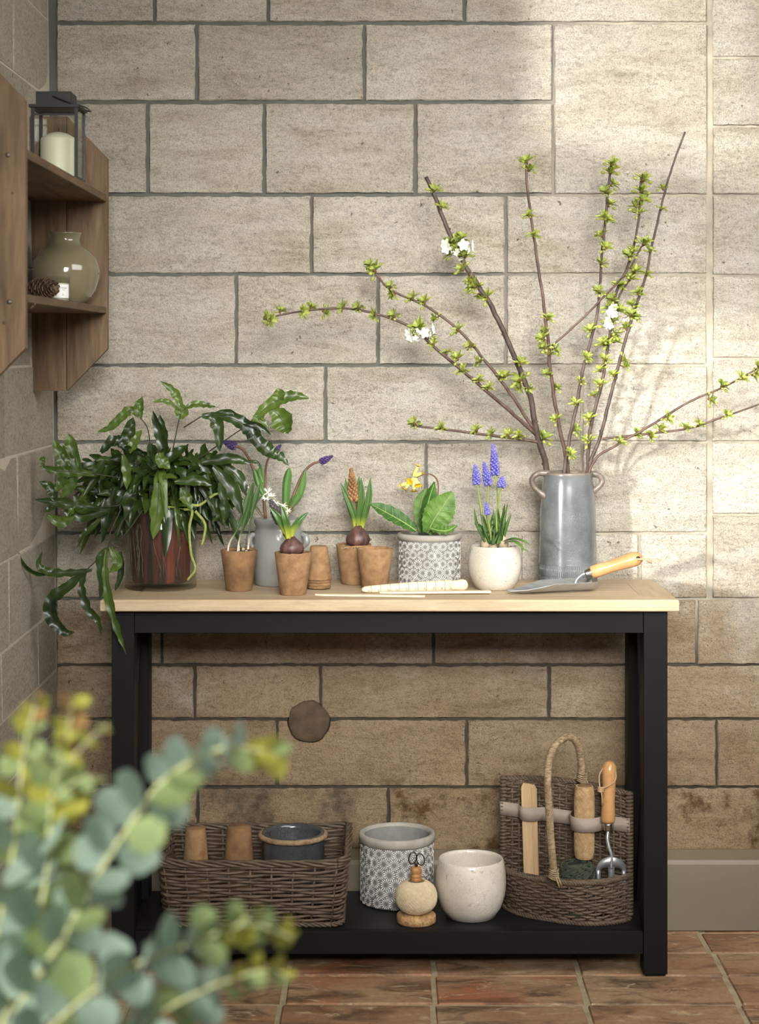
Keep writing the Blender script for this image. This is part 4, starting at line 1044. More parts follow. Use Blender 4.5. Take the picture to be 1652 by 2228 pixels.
def branch(label, shoots, clusters, mats, extra=()):
    """shoots: [(pts(px,py,Y), r0, r1)], first is the main stem running down into the vase"""
    base = P(*shoots[0][0][0]); t = thing('cherry_branch', base, label, 'branch', 'budding branches in the blue-grey vase')
    samp = []; rd = random.Random(len(clusters))
    for i, (pts, r0, r1) in enumerate(shoots):
        s_ = cr([P(*p) for p in pts], 8); n_ = len(s_)
        s_ = [p+V(noise.noise(p*45+V(i,0,0)), noise.noise(p*40+V(3,i,0)), 0)*.0022 for p in s_]
        rad = [(r0+(r1-r0)*k/(n_-1))*(1+.10*noise.noise(V(k*.9, i*3.1, 2))) for k in range(n_)]
        mb = MB().tube(s_, rad, 9)
        for k in range(4, n_-3, 5):                       # nodes on the bark
            d = V(rd.uniform(-1,1), rd.uniform(-1,.3), rd.uniform(0,1)).normalized()
            mb.ball(s_[k]+d*rad[k]*.7, rad[k]*.65, 6, 5, 0, d, 1.3)
        mb.build('stem' if i == 0 else 'side_shoot', mats[min(i, len(mats)-1)], t)
        samp += [(p, proj(p), rad[j], (s_[min(j+1, n_-1)]-s_[max(j-1, 0)]).normalized()) for j, p in enumerate(s_)]
    for (px, py, s, *wh) in clusters:
        p, q_, r_, tg_ = min(samp, key=lambda e: (e[1][0]-px)**2+(e[1][1]-py)**2)
        Yc = p.y+rd.uniform(-.014, .004); c = P(px, py, Yc); d = c-p
        if d.length < .008: d = V(rd.uniform(-.6,.6), -.7, rd.uniform(.2,1))*.004
        if d.length > .012: MB().tube([p, p+d*.55], [.0016, .0012], 6).build('twig', mats[-1], t)
        ax_ = (d.normalized()*.8+tg_*(.9 if tg_.z > 0 else -.9)+V(0,-.3,.3)).normalized()
        rot = V(0,0,1).rotation_difference(ax_)
        me = (CLW if wh else CL)[rd.randrange(2 if wh else 4)]
        sc = .90+.64*s
        inst('leaf_cluster', me, p+d*(.62 if d.length > .006 else .9), rot, sc, t)
        if s >= 1.5:
            for k in range(3):
                off = V(rd.uniform(-1,1), rd.uniform(-.8,.2), rd.uniform(-1,1))*.016
                inst('leaf_cluster', (CLW if wh else CL)[rd.randrange(2 if wh else 4)], p+d*.6+off, V(0,0,1).rotation_difference((off+ax_*.01).normalized()), 1.15, t)
Yv = 4.262
branch('thickest dark cherry branch with three long side shoots sweeping over the wall', [
  ([(1200,1180,4.28),(1190,1025,4.255),(1170,950,4.24),(1155,870,4.225),(1130,800,4.215),(1095,720,4.205),(1060,650,4.20),(1010,575,4.195),(975,500,4.19),(945,425,4.19),(927,385,4.19)], .0076, .0044),
  ([(1162,935,4.237),(1115,862,4.22),(1060,790,4.205),(1000,720,4.195),(930,668,4.19),(850,630,4.185),(806,582,4.18)], .0042, .0022),
  ([(1166,945,4.238),(1105,890,4.21),(1040,835,4.19),(960,768,4.175),(900,716,4.165),(830,686,4.16),(750,671,4.155),(650,678,4.15),(575,694,4.15)], .0046, .0018),
  ([(1172,962,4.24),(1130,955,4.23),(1050,945,4.215),(960,933,4.205),(895,926,4.20)], .0040, .0022)],
  [c5p(*a)+tuple(b) for a, b in [((1005,340,1),()),((1060,432,.6),()),((1130,640,2.2),('w',)),((1100,690,1.2),()),((1180,600,1.2),()),((1190,690,1),()),((1155,775,1),()),((1235,870,1.6),()),((1310,925,1.2),()),((1490,1280,.8),()),((1410,1350,1),()),((1480,1385,1.8),()),((1625,1690,1.4),()),
   ((690,775,1.4),()),((665,745,.8),()),((780,858,.6),()),((797,910,.7),()),((890,943,.7),()),((962,955,.9),()),((1020,1043,.7),()),((1140,1100,.8),()),((1203,1190,.6),()),((1255,1280,.5),()),((1375,1370,.7),()),
   ((80,1030,.9),()),((125,1045,.6),()),((172,985,.6),()),((292,1000,.7),()),((340,968,.7),()),((415,1003,.7),()),((523,965,.7),()),((605,972,.7),()),((692,1020,.6),()),((797,1015,.8),()),((930,1100,1.8),('w',)),((1005,1120,.7),()),((1010,1185,.6),()),((1085,1220,.5),()),((1150,1240,.8),()),((1165,1325,.8),()),((1265,1365,.5),()),((1322,1410,.5),()),
   ((910,1615,1),()),((1040,1645,.5),()),((1245,1635,.5),()),((1320,1670,.5),()),((1420,1665,.7),()),((1485,1670,.6),())]],
  [M['bark'], M['bark_r']])
branch('slim upright cherry branch crossed by its own long slanting side twig', [
  ([(1245,1180,4.28),(1236,1025,4.268),(1212,900,4.25),(1197,800,4.235),(1193,740,4.23),(1180,640,4.22),(1160,500,4.21),(1147,400,4.20),(1146,350,4.20)], .0050, .0026),
  ([(1197,757,4.232),(1260,700,4.215),(1330,630,4.20),(1372,580,4.195),(1396,537,4.19)], .0026, .0020)],
  [c6p(*a) for a in [(180,265,1),(210,310,.9),(200,595,.6),(230,730,.7),(325,1225,.7),(295,1310,.6),(270,1350,1),(290,1410,1),(370,1420,.8),(315,1460,1),(305,1570,.5),(372,1655,.7),(362,1845,.6),(912,760,1.3)]], [M['bark_r']])
branch('upright cherry branch with leafy tip, rising against the large bright block', [
  ([(1215,1180,4.27),(1228,1025,4.25),(1255,880,4.235),(1272,790,4.225),(1300,680,4.215),(1310,560,4.205),(1325,400,4.20),(1331,355,4.20)], .0046, .0024)],
  [c6p(*a) for a in [(710,280,1),(700,335,1.2),(720,410,.8),(660,455,.8),(705,520,.9),(655,605,.8),(680,630,.7),(635,705,.8),(678,795,.9),(635,905,.7),(625,1060,.9),(570,1295,.8),(555,1465,.6),(520,1605,.4),(482,1745,.7),(485,1918,.7),(458,2058,.7)]], [M['bark']])
branch('cherry branch most crowded with green clusters and white blossom', [
  ([(1285,1180,4.28),(1280,1025,4.268),(1286,930,4.25),(1310,830,4.235),(1325,740,4.225),(1340,640,4.215),(1370,570,4.205),(1390,480,4.20),(1396,385,4.20)], .0048, .0024),
  ([(1333,680,4.22),(1350,640,4.21),(1378,595,4.20)], .0026, .0018)],
  [c6p(*a)+tuple(b) for a, b in [((905,370,1.3),()),((890,440,1.2),()),((895,505,1),()),((850,535,1),()),((885,580,.8),()),((810,840,1.1),()),((845,820,.8),()),((835,935,1.2),()),((800,985,1.2),()),((755,1025,.8),()),((700,1110,.8),()),((690,1165,1.3),()),((750,1175,1.3),('w',)),((720,1240,1.),('w',)),((670,1270,1.2),()),((720,1320,1.2),()),((640,1380,1),()),((690,1385,1.2),()),((745,1370,.9),()),((690,1485,.8),()),((625,1545,.6),()),((635,1625,.8),()),((590,1690,.4),()),((565,1835,.8),()),((570,1985,1),())]], [M['bark']])
branch('tallest bare-tipped cherry branch with a forked low side shoot', [
  ([(1275,1180,4.26),(1283,1020,4.245),(1302,965,4.235),(1322,890,4.22),(1350,780,4.205),(1380,680,4.195),(1405,600,4.19),(1427,500,4.185),(1455,390,4.18),(1491,287,4.18)], .0048, .0022),
  ([(1311,955,4.233),(1400,945,4.22),(1500,932,4.21),(1560,912,4.205),(1652,880,4.20),(1690,862,4.20)], .0030, .0018)],
  [c6p(*a) for a in [(1015,420,.3),(1005,555,.3),(935,835,.4),(925,965,.3),(865,1070,.7),(830,1140,.8),(820,1200,1.1),(860,1215,.6),(790,1285,.8),(780,1485,.8),(800,1525,.6),(715,1565,.4),(1000,1895,.7),(945,1945,.5),(870,1925,.4),(1165,1910,.4),(1240,1885,.5),(1410,1815,.4)]], [M['bark'], M['bark_r']])
branch('low red-brown cherry branch reaching out over the oak table end', [
  ([(1265,1180,4.25),(1285,1018,4.232),(1340,970,4.22),(1400,935,4.21),(1500,875,4.20),(1580,840,4.195),(1652,800,4.19),(1700,775,4.19)], .0034, .0018)],
  [c6p(*a) for a in [(765,1990,.7),(1045,1840,.7),(1310,1735,.7),(1390,1645,.8),(1505,1590,.8),(1575,1580,.7),(1605,1525,.7)]], [M['bark_r']])

# ================================================================== trowel
TW = thing('hand_trowel', V(.36, 4.09, TZ), 'steel garden trowel with a beech handle and leather loop lying on the table', 'trowel')
tip = V((1103-CX)/FPX*4.065, 4.065, TZ+.003); heel = V((1296-CX)/FPX*4.12, 4.12, TZ+.006)
ax_ = (heel-tip); L_ = ax_.length; ax_.normalize(); sd = V(-ax_.y, ax_.x, 0).normalized(); mb = MB(); nu, nv = 22, 12; vs = []
for i in range(nu+1):
    u = i/nu; w_ = .043*min(1, (u/.42)**.62) if u < .42 else .043*(1-.10*(u-.42)/.58) if u < .93 else .043*(.9-.35*((u-.93)/.07)**2)
    for j in range(nv+1):
        v_ = j/nv*2-1
        lift = .020*abs(v_)**2.1*min(1, u*2.2)+.010*(1-min(1, u/.18))*.5
        vs.append(tip+ax_*L_*u+sd*w_*v_+V(0,0,lift))
fs = [(i*(nv+1)+j, (i+1)*(nv+1)+j, (i+1)*(nv+1)+j+1, i*(nv+1)+j+1) for i in range(nu) for j in range(nv)]
b0 = len(vs); vs2 = [v-V(0,0,.0012) for v in vs]
mb.add(vs, fs); mb.add(vs2, [f[::-1] for f in fs])
ring = [j for j in range(nv+1)]+[i*(nv+1)+nv for i in range(1, nu+1)]+[nu*(nv+1)+j for j in range(nv-1, -1, -1)]+[i*(nv+1) for i in range(nu-1, 0, -1)]
mb.add([vs[r] for r in ring]+[vs2[r] for r in ring], [(q, (q+1) % len(ring), len(ring)+(q+1) % len(ring), len(ring)+q) for q in range(len(ring))])
mb.build('blade', M['steel'], TW)
hA, hB = P(1283,1247,4.105), P(1398,1211,4.098)
MB().tube(cr([heel-ax_*.075+V(0,0,.002), heel-ax_*.05+V(0,0,.006), P(1255,1263,4.108), P(1268,1250,4.106), P(1282,1247,4.105)], 6), .0042, 10).build('neck', M['steel'], TW)
d = (hB-hA).normalized(); L_ = (hB-hA).length
MB().axis_lathe(hA-d*.010, hA+d*.008, [(0,.0095),(.003,.0112),(.016,.0125),(.018,.0120)], 22).build('ferrule', M['ferrule'], TW)
MB().axis_lathe(hA+d*.004, hB, [(0,.0125),(.004,.0142),(.016,.0148),(.045,.0135),(.075,.0150),(.098,.0168),(L_-.014,.0150),(L_-.006,.0095),(L_-.004,.004)], 28).build('handle', M['beech'], TW)
hc = hB-d*.012+V(0,-.0152,.001)
MB().axis_lathe(hc+V(0,.003,0), hc, [(0,.0052),(.003,.0048)], 16).build('hole', M['metal_blk'], TW)
mb = MB(); mb.tube(cr([hc+V(-.003,.001,-.001), hc+V(.008,-.002,.0), hc+V(.022,-.001,.0005), P(1410,1219,4.085)], 5), .0011, 6)
mb.tube(cr([hc+V(-.003,.001,-.003), hc+V(.012,-.003,-.002), P(1410,1221,4.085)], 5), .0011, 6)
for k in range(3): mb.tube([P(1409+k*3.2,1215+k,4.085)+V(0,-.002,0), P(1412+k*3.2,1219+k,4.083)+V(0,-.003,0), P(1411+k*3.2,1224+k,4.085)], .0014, 6)
mb.tube(cr([P(1417,1220,4.085), P(1428,1223,4.083), P(1440,1217,4.082)], 5), .0009, 6); mb.tube(cr([P(1417,1222,4.085), P(1430,1219,4.083), P(1440,1220,4.082)], 5), .0009, 6)
mb.build('cord', M['leather'], TW)

# ================================================================== dibber and label sticks
a_ = P(787, 1284, 4.086); b_ = P(1018, 1272.5, 4.126); a_.z = TZ+.0080; b_.z = TZ+.0137; d = (b_-a_).normalized(); L_ = (b_-a_).length
db = thing('dibber', V((a_.x+b_.x)/2, (a_.y+b_.y)/2, TZ), 'pale turned wooden dibber with scorched depth rings lying in front of the daisy pot', 'dibber')
MB().axis_lathe(a_, b_, [(0,.0012),(.002,.0045),(.007,.0066),(.018,.0078),(.06,.0098),(.12,.0120),(L_*.835,.0132),(L_*.838,.0118),(L_*.875,.0108),(L_*.91,.0122),(L_*.955,.0132),(L_*.985,.0105),(L_,.004)], 28).build('shaft', M['dibber'], db)
def dr(t):
    pf = [(0,.0012),(.002,.0045),(.007,.0066),(.018,.0078),(.06,.0098),(.12,.0120),(L_*.835,.0132)]
    for (t0, r0), (t1, r1) in zip(pf[:-1], pf[1:]):
        if t <= t1: return r0+(r1-r0)*(t-t0)/(t1-t0)
    return .0132
for i, px in enumerate((807, 827, 848, 867, 887, 907, 926, 946, 966)):
    t_ = L_*(px-787)/(1018-787); r_ = dr(t_)
    MB().axis_lathe(a_+d*(t_-.0006), a_+d*(t_+.0006), [(0,r_),(.0003,r_+.00025),(.0009,r_+.00025),(.0012,r_)], 24).build('ring', M['dib_ring'], db)
up0 = V(0,0,1)-d*d.z; up0.normalize(); fr0 = d.cross(up0)*1.0
for i, tx in enumerate(('20','40','60','80','100','120','140','160','180','200')):
    px = (802, 823, 844, 863, 883, 903, 923, 942, 960, 979)[i]; t_ = L_*(px-787)/(1018-787)
    vs, fs = text_mesh(tx, .0062); mm = MB(); out = []
    for v in vs:
        s_ = v.x-.003; tt = t_-v.y+.003; r_ = dr(tt)+.0002; ang = radians(-22)+s_/r_*1.0     # text runs up the shaft
        out.append(a_+d*tt+(V(0,-1,0)*cos(ang)+up0*sin(ang))*r_)
    mm.add(out, fs); mm.build('numeral', M['bud_scale'], db, smooth=False)
def stick(pA, pB, w, h, label, m):
    d = (pB-pA).normalized(); s_ = V(-d.y, d.x, 0); mb = MB(); vs = []
    for (p, k) in ((pA, .15), (pA+d*.02, 1), (pB-d*.002, 1), (pB, .8)):
        vs += [p-s_*w*k, p+s_*w*k, p+s_*w*k+V(0,0,h), p-s_*w*k+V(0,0,h)]
    fs = [(0,1,2,3), (15,14,13,12)]
    for i in range(3):
        for k in range(4): fs.append((i*4+k, i*4+(k+1) % 4, (i+1)*4+(k+1) % 4, (i+1)*4+k)[::-1])
    mb.add(vs, fs); o = mb.build('plant_label', m, None, smooth=False, origin=(pA+pB)/2); tag(o, label, 'plant label')
pA = V(xw(826, 4.058), 4.058, TZ+.0033); pB = V(xw(1068, 4.072), 4.072, TZ+.0033)
stick(pA, pB, .009, .0042, 'long thin wooden plant label lying along the front of the dibber', M['slat2'])
pA = V(xw(686, 4.052), 4.052, TZ); pB = V(xw(925, 4.028), 4.028, TZ)
stick(pA, pB, .009, .003, 'pointed wooden plant label lying nearest the front edge of the table', M['slat2'])

# ================================================================== fern in the glass cylinder
c9 = V(xw(350, 4.185), 4.185, TZ)
tf = thing('potted_fern', c9, 'large dark green kangaroo fern spilling from a clear glass cylinder', 'potted plant')
Rf = .0815; Hf = .190
MB().lathe([(0,0),(Rf-.004,0),(Rf,.004),(Rf,Hf-.002),(Rf-.0015,Hf),(Rf-.003,Hf-.002),(Rf-.003,.014),(0,.013)], c9, 64).build('glass_cylinder', M['glass'], tf)
inner = MB().lathe([(0,.014),(.060,.0145),(.064,.018),(.072,.168),(.073,.176),(.069,.176),(.067,.162),(0,.162)], c9, 48, jit=lambda a, r, z: (.0016*noise.noise(V(cos(a)*6, sin(a)*6, z*20)), 0)).build('inner_pot', M['terra'], tf)
rd = random.Random(77); mb = MB()
for i in range(26):
    a = rd.uniform(0, 2*pi); r0 = .0665; pts = []
    for k in range(7):
        z = .03+.02*k; pts.append(c9+V((r0+.006*k/6*1.0)*cos(a), (r0+.006*k/6)*sin(a), z)); a += rd.uniform(-.09, .09)
    mb.tube(pts, rd.uniform(.0008, .0018), 5)
mb.build('roots', M['cone'], tf, kind='stuff')
def frond(shapes, Y0, light=False, nh=(0,-1,.25)):
    """shapes: list of (pts, half width px); the first is the stalk side"""
    mb = MB()
    for i, (pts, w) in enumerate(shapes):
        q_ = [P(p[0], p[1], p[2] if len(p) > 2 else Y0) for p in pts]; s_ = cr(q_, 6); n_ = len(s_)
        hw = w*Y0/FPX
        if w <= 1.2: mb.tube(s_, [.0016, .0011], 6, 1)
        else:
            ir = rd.uniform(0, 50); mb.strap(s_, [x*(1+.38*noise.noise(V(q0*.55+ir, ir, 1))) for q0, x in enumerate(leaf_w(n_, hw*1.15, .45, .03, .34))], nh, .35, .34, rd.uniform(-.5,.5), ph=rd.uniform(0, 6), thick=0)
            mb.tube([p+V(0,-.0004,0) for p in s_[:int(n_*.8)]], [.0009, .0004], 4, 1)
    mb.build('frond', [M['fern_l'] if light else M['fern'], M['fern_st']], tf)
FR = [
 ([([(375,985),(385,935),(395,888)],1),([(396,890),(388,868),(375,848),(349,829)],8),([(392,896),(372,878),(352,872),(333,875)],5),([(398,892),(422,880),(448,882),(470,886)],7),([(392,912),(396,895),(400,880)],13)],4.16,1),
 ([([(330,990),(322,935),(307,910)],1),([(306,912),(302,888),(310,863)],9),([(302,905),(285,892),(264,908),(240,930),(212,940)],9)],4.13,1),
 ([([(262,1040),(200,1030)],1),([(205,1032),(165,1027),(120,1024),(86,1014)],10),([(150,1024),(132,990),(116,955)],12),([(168,1024),(148,992),(136,968)],9),([(174,1027),(157,978),(149,943)],12),([(145,1030),(132,1052),(120,1070)],9),([(170,1030),(152,1058),(132,1084)],10),([(95,1018),(92,1000),(100,995)],5)],4.05,1),
 ([([(260,1100),(205,1105)],1),([(225,1108),(170,1100),(120,1092),(76,1087)],9),([(120,1090),(110,1062),(86,1048)],10),([(235,1112),(175,1120),(138,1112)],12),([(130,1094),(112,1105),(97,1115)],6),([(163,1078),(176,1106),(212,1112)],11)],4.06,0),
 ([([(103,1123),(135,1136),(163,1122)],10),([(150,1120),(162,1105)],6)],4.05,1),
 ([([(276,1000),(278,960),(283,930),(290,908)],14)],4.15,0), ([([(358,1000),(348,945),(332,893)],10)],4.12,0), ([([(360,1000),(352,940),(348,902)],10)],4.14,0), ([([(280,985),(295,960),(308,935)],9)],4.10,1),
 ([([(430,1000),(490,958),(548,918)],1),([(548,920),(578,888),(612,868),(645,862),(673,867)],12),([(600,880),(607,860),(604,844)],12),([(588,888),(608,905),(622,930),(627,944)],19),([(575,900),(562,912),(585,930)],11)],4.14,1),
 ([([(400,930),(440,905)],1),([(440,905),(500,908),(540,932),(562,962),(590,985),(612,996),(629,1014)],14),([(530,922),(565,928),(590,946)],7),([(450,905),(495,897),(520,904)],6)],4.10,0),
 ([([(458,905),(475,930),(478,982)],12)],4.07,0), ([([(440,1008),(500,998),(545,1008)],10),([(530,1004),(560,1006),(566,1020)],3)],4.10,0),
 ([([(465,1015),(505,1065),(528,1122)],13)],4.08,0), ([([(480,1005),(520,1040),(536,1080)],10)],4.12,0), ([([(478,1050),(490,1100),(487,1142)],9)],4.06,0), ([([(450,1080),(470,1120),(462,1135)],7)],4.08,0),
 ([([(292,1055),(286,1100),(283,1150)],15)],4.075,0), ([([(345,1050),(343,1110),(333,1173)],14)],4.070,1), ([([(250,1060),(236,1120),(221,1182)],11)],4.07,0), ([([(268,990),(277,1030),(276,1066)],9)],4.06,1),
 ([([(300,1070),(240,1112),(200,1145)],1),([(232,1115),(200,1148),(180,1165),(168,1192)],6)],4.07,0),
 ([([(310,1110),(270,1165),(215,1215),(180,1248)],1),([(200,1240),(155,1247),(110,1246),(84,1230),(92,1200)],8),([(120,1243),(85,1250),(55,1232,3.96),(35,1193,3.93)],4),([(190,1240),(150,1275),(113,1305),(113,1345),(140,1375),(163,1376)],12),([(186,1245),(178,1280),(192,1325),(214,1350),(221,1382)],8)],4.03,0),
 ([([(290,1100),(250,1160),(232,1195)],1),([(238,1190),(220,1215),(222,1260),(218,1306)],9)],4.03,0),
 ([([(262,1110),(240,1160),(232,1200)],1),([(232,1195),(230,1250),(240,1315),(258,1375),(275,1424)],8)],3.955,1),
 ([([(240,1190),(256,1225),(238,1246)],9)],4.0,1), ([([(262,1200),(263,1250),(250,1286)],7)],4.02,0),
 ([([(395,1060),(405,1085),(418,1110)],10)],4.08,1), ([([(220,985),(245,960),(262,965),(275,985)],11)],4.10,0), ([([(330,1020),(380,990),(410,970)],10)],4.08,0),
 ([([(345,985),(352,1005),(370,1020)],12)],4.06,1), ([([(380,1050),(430,1045),(462,1055)],10)],4.07,0), ([([(230,1000),(205,1030),(165,1050)],9)],4.09,0), ([([(275,1075),(250,1100),(230,1140)],8)],4.10,0),
]
for sh_, Y0, li in FR: frond(sh_, Y0, bool(li))
for i in range(170):                                  # dense inner fronds
    a = rd.uniform(0, 2*pi); L_ = rd.uniform(.09, .205); h = rd.uniform(.01, .135); s0 = c9+V(rd.uniform(-.035,.035), rd.uniform(-.04,.04), .168)
    dv = V(cos(a)*(1.05 if cos(a) < 0 else .95), sin(a)*.5-.10, 0)
    pts = [s0, s0+dv*L_*.35+V(0,0,h*.8), s0+dv*L_*.7+V(0,0,h), s0+dv*L_+V(0,0,h-rd.uniform(.02,.11))]
    pts = [V(max(p.x, -.74), min(p.y, 4.345), p.z) for p in pts]
    s_ = cr(pts, 6); k = int(len(s_)*rd.uniform(.35, .5)); mb = MB().tube(s_[:k+1], .0012, 5, 1)
    bl = s_[k:]; n_ = len(bl); w_ = rd.uniform(.0085, .015)
    nhv = (rd.uniform(-.5,.5), -1, rd.uniform(.0,.9))
    mb.strap(bl, [x*(1+.35*noise.noise(V(q0*.6+i, i*1.3, 4))) for q0, x in enumerate(leaf_w(n_, w_, .45, .03, .3))], nhv, .35, .3, rd.uniform(-.9,.9), ph=i)
    for kk in ((n_//4, n_//2) if i % 3 else ()):
        m_ = bl[kk]; tt = (bl[kk+1]-bl[kk]).normalized()
        for sg in (-1, 1):
            d = (tt*.7+V(rd.uniform(-.6,.6), -.2, sg*.8)).normalized(); q_ = [m_, m_+d*.022, m_+d*.044+V(0,0,-.008)]
            s2 = cr(q_, 5); mb.strap(s2, leaf_w(len(s2), w_*.62, .45, .03, .6), nhv, .35, .2, 0, ph=i)
    mb.build('frond', [M['fern'] if rd.random() < .8 else M['fern_l'], M['fern_st']], tf)
for pts, r_ in (([(400,1108),(418,1112),(412,1150),(416,1205),(425,1238),(408,1262)], .0034), ([(425,1112),(446,1140),(443,1172),(438,1186)], .0036), ([(330,1105),(370,1103),(420,1112)], .0016), ([(390,1085),(430,1100),(470,1075),(500,1085)], .0036)):
    Yr = 4.09 if r_ > .002 else 4.10
    MB().tube(cr([P(a, b, Yr) for a, b in pts], 8), [r_, r_*.8], 8).build('rhizome', M['rhiz'], tf)
# ================================================================== wicker helpers
def rrect(x0, x1, y0, y1, r, n=5, step=.012):
    """rounded rectangle as a dense closed loop of (x, y)"""
    pts = []
    for (cx_, cy_, a) in ((x1-r, y0+r, -pi/2), (x1-r, y1-r, 0), (x0+r, y1-r, pi/2), (x0+r, y0+r, pi)):
        for i in range(n+1):
            g_ = a+pi/2*i/n; pts.append(V(cx_+r*cos(g_), cy_+r*sin(g_), 0))
    return pts
def resample(pts, n, closed=True):
    p = pts+[pts[0]] if closed else pts
    L_ = [0]
    for a, b in zip(p[:-1], p[1:]): L_.append(L_[-1]+(b-a).length)
    out = []; T = L_[-1]; j = 0
    m = n if closed else n-1
    for i in range(n):
        s_ = T*i/m
        while j < len(L_)-2 and L_[j+1] < s_: j += 1
        out.append(p[j].lerp(p[j+1], (s_-L_[j])/max(1e-9, L_[j+1]-L_[j])))
    return out
def weave(loop_fn, ns, levels, r, amp, closed=True, sub=3, seed=0, jit=.0009):
    """horizontal weavers passing in front of and behind ns stakes. loop_fn(level 0..1) -> list of n points (x,y,z), normals"""
    mb = MB(); rd = random.Random(seed)
    for k, lv in enumerate(levels):
        n = ns*sub; pts, nrm = loop_fn(lv, n+(0 if closed else 1)); out = []
        ph = k % 2; dz = rd.uniform(-jit, jit)
        for i, (p, nn) in enumerate(zip(pts, nrm)):
            o_ = cos(pi*(i/sub)+pi*ph)*amp
            out.append(p+nn*o_+V(0,0,dz+.0016*sin(pi*i/sub*.5+k*1.3)))
        if closed: out.append(out[0])
        mb.tube(out, r*rd.uniform(.88, 1.12), 6, caps=not closed)
    return mb
def norms(pts, closed=True):
    n = len(pts); out = []
    for i in range(n):
        a, b = (pts[(i-1) % n], pts[(i+1) % n]) if closed else (pts[max(0, i-1)], pts[min(n-1, i+1)])
        t = (b-a); out.append(V(t.y, -t.x, 0).normalized())
    return out
def twist(path, R, r, strands, turns, n=6):
    """strands twisted round a path"""
    res = []; m = len(path); u = None
    fr = []
    for i, p in enumerate(path):
        t = (path[min(i+1, m-1)]-path[max(i-1, 0)]).normalized()
        u = t.orthogonal().normalized() if u is None else (u-t*u.dot(t)).normalized()
        fr.append((p, u.copy(), t.cross(u)))
    for s_ in range(strands):
        res.append([p+(a*cos(2*pi*(s_/strands+turns*i/m))+b*sin(2*pi*(s_/strands+turns*i/m)))*R for i, (p, a, b) in enumerate(fr)])
    return res

# ================================================================== rectangular willow tray basket
bx = thing('wicker_tray', V(-.28, 4.165, SZ), 'low rectangular brown willow basket holding upturned pots and a rope-rimmed pot', 'basket')
def tray_loop(lv, n):
    x0, x1 = -.476+(-.488+.476)*lv, -.088+(-.074+.088)*lv; y0, y1 = 4.040-.016*lv, 4.285+.012*lv
    q_ = resample(rrect(x0, x1, y0, y1, .022), n)
    nn = norms(q_)
    out = []
    for p in q_:
        ex = max(0, (abs(p.x+.281)-.13)/.08); zz = SZ+.008+lv*(.124+.010*(p.y-4.03)/.27+.008*min(1, ex)**2)
        out.append(V(p.x, p.y, zz))
    return out, nn
ns = 28
weave(tray_loop, ns, [i/16 for i in range(17)], .0037, .0042, seed=4).build('weave', M['willow'], bx, kind='stuff')
for i in range(ns):
    p0, n0 = tray_loop(0, ns); p1, n1 = tray_loop(1, ns)
    MB().tube([p0[i]-V(0,0,.004), p1[i]+V(0,0,.006)], .0028, 6).build('stake', M['willow'], bx)
rp, rn = tray_loop(1.06, 160)
mb = MB()
for s_ in twist([p+V(0,0,.004) for p in rp]+[rp[0]+V(0,0,.004)], .0054, .0034, 4, 9): mb.tube(s_, .0036, 6)
mb.build('rim', M['willow'], bx)
bp, bn = tray_loop(0, 160); mb = MB()
for s_ in twist([p-V(0,0,.002)+n_*.004 for p, n_ in zip(bp, bn)]+[bp[0]-V(0,0,.002)+bn[0]*.004], .0034, .003, 3, 30): mb.tube(s_, .0029, 6)
mb.build('foot_border', M['willow'], bx)
mb = MB()
for i in range(44):
    x = -.470+.376*i/43; mb.tube([V(x, 4.045, SZ+.004+.0015*(i % 2)), V(x, 4.28, SZ+.004+.0015*((i+1) % 2))], .0034, 5)
mb.build('base_weave', M['willow'], bx, kind='stuff')
BZ = SZ+.0105
# things in the tray
for i in range(2):
    o = fibre_pot(None, V(xw(426, 4.19), 4.19, BZ+i*.009), (.0345, .0368)[i]-.001, (.0210, .0235)[i]-.001, .158, M['fibre'], 31+i, True, 'fibre_pot', th=.0010)
    tag(o, ('inner fibre pot whose rim shows under the narrow upturned pot in the willow tray', 'narrow upturned brown fibre pot at the end of the willow tray')[i], 'plant pot', 'upturned pots in the willow tray')
o = fibre_pot(None, V(xw(520, 4.17), 4.17, BZ), .0415, .0268, .176, M['fibre_d'], 35, True, 'fibre_pot')
tag(o, 'wider upturned brown fibre pot next to the rope-rimmed pot in the tray', 'plant pot', 'upturned pots in the willow tray')
cr_ = V(xw(638, 4.175), 4.175, BZ)
tr_ = thing('rope_rim_pot', cr_, 'dark blue-grey crackle-glazed pot with a rope moulded rim in the willow tray', 'plant pot')
R_, H_ = .0715, .165
MB().lathe([(0,0),(R_-.006,0),(R_,.006),(R_,H_-.012),(R_+.001,H_-.004),(R_-.002,H_),(R_-.007,H_-.001),(R_-.009,H_-.01),(R_-.010,.012),(0,.010)], cr_, 64).build('pot', M['dark_glaze'], tr_)
mb = MB(); ring = [cr_+V((R_+.0015)*cos(2*pi*i/220), (R_+.0015)*sin(2*pi*i/220), H_-.0085) for i in range(221)]
for s_ in twist(ring, .0034, .003, 4, 30): mb.tube(s_, .0032, 6)
mb.build('rope_rim', M['rope'], tr_)

# ================================================================== pots on the low shelf
c10 = V(xw(864, 4.232), 4.232, SZ)
t10 = daisy_pot('daisy_pot', c10, .0838, .1590, .0132, 'large empty grey pot with white daisy relief and cement rim on the low shelf', 15, 'plant pot', .020)
c11 = V(xw(1025, 4.116), 4.116, SZ)
t11 = thing('white_pot', c11, 'empty rounded white crackle-glazed pot on the low shelf', 'plant pot')
white_pot(t11, c11, .0790, .131, .0735)
